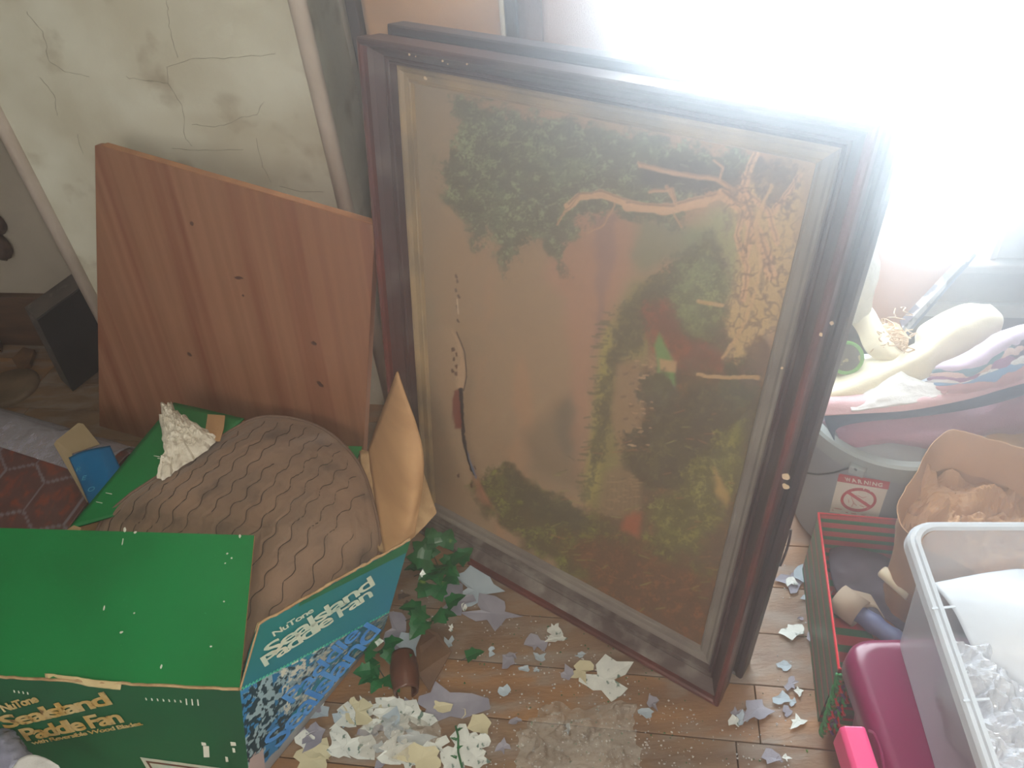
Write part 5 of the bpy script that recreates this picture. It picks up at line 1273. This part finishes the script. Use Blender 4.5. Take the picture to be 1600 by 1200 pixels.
tag(obj('crinkled_film', crinkle(-hw_, hw_, -hl_ + .13, hl_, .47, .035, 4), M_crinkle, None, base=True, smooth=False), 'crumpled clear plastic film heaped inside the clear bin', 'plastic film')
fs = lambda a, b, z: ccn + rdx * a + rdy * b + zz * (z - .015)
tag(obj('reflection_film_sheet', patch([[fs(-hw_ + .02, -hl_ + .015, .47), fs(-.06, -hl_ + .012, .50), fs(.06, -hl_ + .012, .505), fs(hw_, -hl_ + .015, .50)], [fs(-hw_ + .03, -hl_ + .07, .485), fs(-.06, -hl_ + .07, .525), fs(.06, -hl_ + .07, .53), fs(hw_, -hl_ + .07, .525)],
    [fs(-hw_ + .04, -hl_ + .13, .48), fs(-.05, -hl_ + .15, .515), fs(.06, -hl_ + .16, .525), fs(hw_, -hl_ + .17, .52)], [fs(-hw_ + .07, -hl_ + .17, .45), fs(-.04, -hl_ + .20, .47), fs(.06, -hl_ + .22, .475), fs(hw_, -hl_ + .23, .47)]], 50, 40, .004, .004, 14, 3), mat('reflection_film_sheet', S(206, 212, 220), .4), None, smooth=True, base=True), 'smooth packing film under the far bin rim, window reflection painted in white', 'packing sheet')  # film whose white colour stands in for the window's reflection
tag(obj('pink_fabric_bundle', rock(ccn + rdx * (-hw_ + .06) + rdy * (.10) + zz * .36, .045, .12, .04, 3), mat('salmon_pink', S(222, 128, 138), .7, S(206, 112, 124), 10), None, smooth=True), 'salmon pink bundle seen low through the clear bin wall', 'bundle')
tag(obj('grey_fleece_bundle', rock(ccn + rdx * (-hw_ + .07) + rdy * (-.08) + zz * .37, .06, .10, .05, 5), mat('grey_fleece', S(140, 140, 140), .9, S(120, 118, 118), 20), None, smooth=True), 'grey fleece bundle seen through the clear bin wall', 'bundle')
M_bubble = mat('mixed_rubbish', S(190, 180, 176), .6, S(150, 110, 112), 16, 6, .4, 60)
tag(obj('packing_paper', rock(ccn + rdx * (.05) + rdy * (.04) + zz * .37, .10, .20, .045, 7, amp=.4), M_bubble, None, smooth=False), 'mottled pinkish packing paper under the clear film in the bin', 'paper')

# ------------------------------------------------------------------ litter on the floor
def leaf_mesh(c, d, w, up, L, lobes=5):
    """one ivy leaf: pointed lobes, folded along its midrib"""
    d = d.normalized(); s = up.cross(d).normalized(); up = d.cross(s)
    half = [(0, .0), (.10, .38), (.02, .56), (.30, .44), (.44, .58), (.56, .34), (.78, .22), (1, 0)]
    V = []; F = []
    mid = [c + d * L * t + up * (.10 * L * math.sin(t * 3)) for t, _ in half]
    V += mid; n = len(half)
    for sg in (1, -1):
        V += [c + d * L * t + s * sg * L * w * q + up * (L * (.12 * q + .10 * math.sin(t * 3))) for t, q in half]
    for i in range(n - 1):
        F.append((i, i + 1, n + i + 1, n + i)); F.append((i + 1, i, 2 * n + i, 2 * n + i + 1))
    return V, F
M_leaf = mat('glossy_plastic_ivy', S(34, 104, 54), .25, S(24, 84, 44), 30, 4, .1, 60, c3=S(150, 176, 76), s3=24, t3=(.66, .8), coat=.3)
M_stem = mat('ivy_stem', S(44, 50, 40), .6)
def ivy(label, x, y, n, spread, L, seed, z=.012, height=.03):
    r6 = random.Random(seed); c = at(x, y, z)
    t = thing('artificial_ivy', label, 'ivy', (c.x, c.y, 0), 'artificial ivy sprigs on the floor')
    for k in range(n):
        a = 2 * math.pi * k / n + r6.uniform(-.5, .5); rr_ = spread * r6.uniform(.1, .75)
        p = Vector((c.x + math.cos(a) * rr_, c.y + math.sin(a) * rr_, z + height * r6.random()))
        d = Vector((math.cos(a + r6.uniform(-.5, .5)), math.sin(a + r6.uniform(-.5, .5)), r6.uniform(-.15, .35)))
        if p.z + d.z * L < .003: d.z = 0
        obj('leaf', leaf_mesh(p, d, .8, Vector((r6.uniform(-.4, .4), r6.uniform(-.4, .4), 1)), L * r6.uniform(.75, 1.15)), M_leaf, t)
    for k in range(3):
        a = r6.uniform(0, 6.28); obj('stem', tube([Vector((c.x, c.y, z)), Vector((c.x + math.cos(a) * spread * .5, c.y + math.sin(a) * spread * .5, z + .01)), Vector((c.x + math.cos(a) * spread, c.y + math.sin(a) * spread, z))], .0012, 5), M_stem, t)
ivy('large dark green ivy sprig by the broken frame corner', 688, 892, 20, .062, .050, 2, .014, .055)
ivy('ivy sprig with yellowish tips right of the carton corner', 672, 962, 11, .055, .044, 3)
ivy('small ivy sprig left of the curled brown leather', 594, 1018, 7, .032, .038, 4)
ivy('ivy sprig touching the lower left of the brown leather', 600, 1058, 8, .036, .046, 5)
t_ = thing('ivy_leaf', 'single loose ivy leaf on bare floor right of the brown leather', 'leaf', at(745, 1022, 0))
obj('blade', leaf_mesh(at(728, 1028, .008), Vector((1, .25, 0)), .75, Vector((0, .2, 1)), .042), M_leaf, t_)
obj('stem', tube([at(728, 1028, .008), at(720, 1032, .003)], .001, 5), M_stem, t_)
tag(obj('dry_leaf', join(leaf_mesh(at(622, 934, .01), Vector((1, .1, 0)), .5, zz, .03), leaf_mesh(at(640, 940, .01), Vector((-.6, -1, 0)), .5, zz, .028)), mat('grey_brown_leaf', S(84, 66, 58), .8), None, base=True), 'dry grey-brown leaf beside the carton foot', 'leaf')
# curled brown leather
M_lea = mat('rust_brown_leather', S(98, 58, 40), .32, S(74, 42, 32), 10, 6, .3, 60, coat=.2)
le = thing('leather_scrap', 'curled rust-brown leather scrap lying among the ivy leaves', 'leather', at(655, 1050, 0))
fpq = pz((663, 981, .016), (685, 990, .020), (706, 1019, .016), (671, 1081, .010), (653, 1054, .022), (650, 1013, .026))
obj('flat_piece', slab(fpq, (0, 0, .003)), mat('brown_leather', S(108, 80, 58), .55, S(88, 62, 46), 12, 5, .2, 60), le, bevel=.001)
rl = []
ra, rb_ = at(630, 1022, .030), at(636, 1082, .028); rax = (rb_ - ra); V = []; F = []
for i in range(16):
    for k in range(22):
        a = k / 21 * 5.0 - .6; t = i / 15; r = .027 + .006 * math.sin(t * 3) - .010 * k / 21 * .4
        s_ = rax.cross(zz).normalized(); V.append(ra + rax * t + s_ * math.cos(a) * r * .95 + zz * (math.sin(a) * r))
for i in range(15):
    for k in range(21): F.append((i * 22 + k, i * 22 + k + 1, (i + 1) * 22 + k + 1, (i + 1) * 22 + k))
for i, v in enumerate(V): V[i] = Vector((v.x, v.y, max(v.z, .002)))
o = obj('curled_piece', (V, F), M_lea, le, smooth=True); sm2 = o.modifiers.new('solid', 'SOLIDIFY'); sm2.thickness = .003

# flakes of paint and paper
M_fl_g = mat('grey_paint_flake', S(150, 148, 160), .5, S(130, 128, 142), 20); M_fl_w = mat('white_paint_flake', S(216, 220, 214), .6, S(196, 200, 196), 30, c3=S(96, 120, 110), s3=60, t3=(.62, .66))
M_fl_c = mat('cream_paper_flake', S(204, 196, 164), .7, S(188, 180, 148), 14); M_fl_b = mat('pale_blue_flake', S(172, 186, 196), .5, S(156, 172, 184), 14)
def flake(x, y, w, h, rot, m, label, seed, group=None, z=.0022, jag=.5, name='paint_flake', cat='paint flake', k=15, curl=.004):
    c = at(x, y, z); e1 = at(x + w / 2, y, z) - at(x - w / 2, y, z); e2 = at(x, y - h / 2, z) - at(x, y + h / 2, z)
    ca_, sa_ = math.cos(rot), math.sin(rot); P = []; hts = []
    for j in range(k):
        a = 2 * math.pi * j / k; r = .5 * (1 + jag * float(vnoise(math.cos(a) * 1.9 + seed * 3.17, math.sin(a) * 1.9 + seed * 1.31, seed)) + .12 * math.sin(a * 5 + seed))
        u, v = math.cos(a) * r, math.sin(a) * r; u, v = u * ca_ - v * sa_, u * sa_ + v * ca_
        P.append(c + e1 * u + e2 * v); hts.append(curl * (.5 + .5 * math.sin(a + seed)) )
    V = [c + zz * .0006] + [p + zz * hh for p, hh in zip(P, hts)]; V += [c - zz * .0004] + [p + zz * (hh - .001) for p, hh in zip(P, hts)]
    n = k; F = []
    for j in range(n):
        a, b = 1 + j, 1 + (j + 1) % n; F += [(0, a, b), (n + 1, n + 1 + b, n + 1 + a), (a, n + 1 + a, n + 1 + b, b)]
    o = obj(name, (V, F), m, None, base=True)
    return tag(o, label, cat, group)
G_ = [ (945, 1062, 92, 62, .3, M_fl_w, 'largest white paint flake with green specks, below the frame\'s bottom lip'), (908, 1048, 30, 26, 0, M_fl_c, 'cream crumbly flake left of the largest white flake'),
 (1240, 986, 34, 24, 0, M_fl_w, 'heart-shaped white flake on floor beside the gift box'), (1270, 989, 20, 24, .5, M_fl_g, 'small grey flake right of the heart-shaped white flake'), (1182, 1108, 50, 40, .7, M_fl_g, 'grey flake just right of the frame\'s lowest corner'),
 (768, 958, 86, 42, .2, M_fl_g, 'broad grey flake right of the yellow-tipped ivy sprig'), (742, 922, 70, 56, 1.2, M_fl_b, 'bluish flake under the broken end of the frame lip'), (712, 940, 50, 40, .4, M_fl_g, 'grey flake between the two largest ivy sprigs'),
 (866, 984, 20, 26, 0, M_fl_w, 'small white flake near the middle of the frame\'s bottom edge'), (868, 998, 30, 12, .1, M_fl_w, 'narrow white sliver just below the small white flake'), (1240, 905, 40, 40, .3, M_fl_g, 'grey flake in the shadow between frame and gift box'),
 (730, 1160, 44, 52, .4, M_fl_w, 'ragged white flake next to the dark green twig at bottom'), (700, 1100, 90, 50, .2, M_fl_g, 'wide grey flake below the curled brown leather'), (640, 1120, 70, 36, .1, M_fl_w, 'white paper flake beneath the brown leather'),
 (560, 1112, 46, 30, .5, M_fl_c, 'cream flake with straight edge right of the carton'), (602, 1102, 60, 30, .3, M_fl_w, 'white flake topmost in the paper litter'), (650, 1150, 56, 30, -.5, M_fl_b, 'pale blue flake in the paper litter'),
 (540, 1165, 70, 46, .2, M_fl_w, 'large jagged white flake in the paper litter'), (612, 1172, 60, 40, .9, M_fl_w, 'white flake right of the large jagged one'), (660, 1185, 60, 34, .6, M_fl_c, 'cream flake at the bottom edge of the litter'),
 (490, 1188, 56, 40, .4, M_fl_c, 'cream flake lowest beside the carton corner'), (585, 1140, 50, 34, .2, M_fl_g, 'grey flake in the middle of the paper litter'), (705, 1190, 30, 46, .2, M_fl_w, 'upright white sliver at the bottom edge'), (620, 985, 40, 46, .4, M_fl_g, 'grey flake under the small ivy sprig'), (640, 1010, 44, 40, .4, M_fl_b, 'bluish flake behind the curled leather')]
for i, (x, y, w, h, r_, m, lb) in enumerate(G_): flake(x, y, w, h, r_, m, lb, i + 1, z=.0022 + .0012 * (i % 5), jag=.75)
r7 = random.Random(77)
zones = [(760, 1290, 880, 1195, 46), (470, 760, 1080, 1198, 34), (700, 900, 900, 1060, 12), (1150, 1300, 900, 1190, 14)]
cnt = 0
for (xa, xb2, ya, yb2, n) in zones:
    for k in range(n):
        x, y = r7.uniform(xa, xb2), r7.uniform(ya, yb2)
        fx_ = 738 + (y - 882) / .585 if y < 1112 else 1130        # keep clear of the frame's foot
        if 640 < x < 1215 and y < 900 + (x - 738) * .585 + 14 and y < 1110: continue
        if x > 1130 and y < 1112 - (x - 1150) * 3.2: continue
        if x > 1250 and y > 980: continue
        s_ = r7.uniform(9, 24) if xa != 470 else r7.uniform(18, 42)
        m = r7.choice([M_fl_g, M_fl_g, M_fl_w, M_fl_b] if xa != 470 else [M_fl_w, M_fl_w, M_fl_c, M_fl_g, M_fl_b])
        nm = {M_fl_g: 'grey', M_fl_w: 'white', M_fl_b: 'bluish', M_fl_c: 'cream'}[m]
        if xa == 470: pl_ = ('left end' if x < 560 else 'middle' if x < 660 else 'right end') + ' of the paper litter ' + ('near the bottom' if y > 1140 else 'at its upper side')
        elif x > 1130: pl_ = 'right of the frame corner, ' + ('level with the heart-shaped flake' if y < 1040 else 'beside the braided cord' if x > 1215 else 'close to the lowest corner')
        elif x > 1000: pl_ = 'right of the clear plastic bag ' + ('under the frame lip' if y < 1120 else 'at the bottom edge')
        elif x > 880: pl_ = 'between the clear plastic bag and the frame lip' if y < 1090 else 'behind the clear plastic bag'
        elif x > 760: pl_ = 'left of the clear plastic bag' if y > 1080 else 'on bare boards right of the loose ivy leaf'
        else: pl_ = 'around the ivy sprigs'
        flake(x, y, s_, s_ * r7.uniform(.6, 1.3), r7.uniform(0, 3), m, f'small {nm} paint flake {pl_}', 100 + cnt, f'{nm} flakes {pl_}', z=.002 + .001 * (cnt % 5), jag=.8, k=11); cnt += 1
# give each small flake its own place in its row
ordn = ['leftmost', 'second from left', 'third from left', 'fourth from left', 'fifth from left', 'sixth from left', 'seventh from left', 'eighth from left', 'ninth from left', 'tenth from left']
byl = {}
for o in list(COL.objects):
    if o.name.startswith('paint_flake') and 'group' in o: byl.setdefault(o['label'], []).append(o)
for lb, L_o in byl.items():
    if len(L_o) < 2: continue
    L_o.sort(key=lambda o: (o.location - EYE).dot(XI) / (o.location - EYE).dot(FWD))
    for k, o in enumerate(L_o): o['label'] = ordn[min(k, 9)] + ' ' + lb.replace('paint flake', 'flake')
# crumbs too small to count
V = []; F = []
r8 = random.Random(5)
def crumb(x, y, s, h):
    c = at(x, y, .001); k = len(V)
    a = r8.uniform(0, 6.28)
    for j in range(4): V.append(c + Vector((math.cos(a + j * 1.57) * s * r8.uniform(.5, 1.3), math.sin(a + j * 1.57) * s * r8.uniform(.5, 1.3), 0)))
    V.append(c + zz * h)
    for j in range(4): F.append((k + j, k + (j + 1) % 4, k + 4))
for k in range(1500):
    x = r8.gauss(960, 190); y = r8.uniform(880, 1200)
    if x < 480 or x > 1300 or (640 < x < 1215 and y < 900 + (x - 738) * .585 + 8 and y < 1112) or (x > 1130 and y < 1112 - (x - 1150) * 3.2) or (x > 1240 and y > 1000): continue
    crumb(x, y, r8.uniform(.0008, .0028), r8.uniform(.0005, .002))
tag(obj('paint_crumbs', (V, F), mat('pale_crumbs', S(206, 204, 200), .5, S(150, 150, 156), 90), None, base=True), 'fine pale paint crumbs scattered across the floor boards', 'crumbs', kind='stuff')
V = []; F = []
for k in range(160): crumb(r8.gauss(950, 150), r8.uniform(960, 1200), r8.uniform(.001, .003), .001)
V2_ = [v for v in V]
tag(obj('green_crumbs', (V, F), M_leaf, None, base=True), 'tiny dark green leaf crumbs among the paint crumbs', 'crumbs', kind='stuff')
# clear plastic bag on the floor, bottom centre
M_bagf = film_mat('clear_bag_film', S(214, 208, 196), .34, .06, 1.0, 60)
def crumpled(cx, cy, rx, ry, h, seed, label, m, rings=46, n=120):
    c = at(cx, cy, .004); e1 = at(cx + 1, cy, .004) - c; e2 = at(cx, cy + 1, .004) - c; V = []; F = []
    for j in range(rings + 1):
        for i in range(n):
            a = 2 * math.pi * i / n; t = j / rings
            k = 1 + .50 * float(fbm(math.cos(a) * 1.6 + seed, math.sin(a) * 1.6, seed, 4))
            p = c + e1 * (math.cos(a) * rx * t * k) + e2 * (math.sin(a) * ry * t * k)
            f = float(fbm(p.x * 16 + .25 * float(fbm(p.x * 20, p.y * 20, 4, 2)), p.y * 16, seed, 4))
            V.append(p + zz * (h * (1 - t ** 3) * (.25 + 1.6 * (1 - min(1, abs(f) * 4.5)) * .6) + .003 * abs(float(fbm(p.x * 60, p.y * 60, seed + 1, 2))) + .001))
    F = [(j * n + i, (j + 1) * n + i, (j + 1) * n + (i + 1) % n, j * n + (i + 1) % n) for j in range(rings) for i in range(n)]
    return tag(obj('plastic_bag', (V, F), m, None, base=True), label, 'plastic bag')
crumpled(905, 1168, 112, 82, .042, 6, 'crumpled clear plastic bag spread on the floor at bottom centre', M_bagf)
crumpled(626, 1150, 66, 36, .012, 8, 'torn scrap of clear film in the white paper litter beside the carton', M_bagf, 30, 80)
twig = thing('green_twig', 'dark green plastic twig stub at the bottom of the litter', 'twig', at(716, 1165, 0))
obj('stem', tube(pz((712, 1134, .012), (716, 1150, .010), (716, 1175, .008), (722, 1200, .006)), .0022, 6), M_leaf, twig); 
for k in range(4): obj('leaf', leaf_mesh(at(714, 1142 + k * 14, .01), Vector(((-1) ** k, .3, .2)), .4, zz, .014), M_leaf, twig)
# litter at the lower left in front of the carton
M_shiny = film_mat('shiny_grey_film', S(150, 150, 170), .8, .1, .8, 40)
cloth('plastic_wrapper', 'shiny grey plastic wrapper at the lower left corner', [
    [(-30, 1120, .10), (0, 1128, .12), (22, 1146, .12), (30, 1160, .10)], [(-30, 1150, .12), (0, 1156, .14), (26, 1166, .13), (48, 1180, .11)], [(-30, 1190, .12), (10, 1196, .13), (36, 1200, .12), (60, 1206, .10)], [(-30, 1230, .10), (10, 1235, .11), (40, 1235, .10), (70, 1235, .08)]], M_shiny, 40, 30, .001, .008, 40, 4, 'wrapper')
cloth('white_rag', 'white rag peeking in at the lower left edge of the photo', [
    [(22, 1200, .15), (36, 1184, .16), (60, 1182, .16), (92, 1196, .15)], [(18, 1222, .15), (40, 1212, .16), (66, 1210, .16), (104, 1220, .14)], [(18, 1250, .13), (40, 1244, .14), (66, 1244, .14), (112, 1244, .12)]], M_white, 30, 16, .004, .004, 30, 5, 'rag')
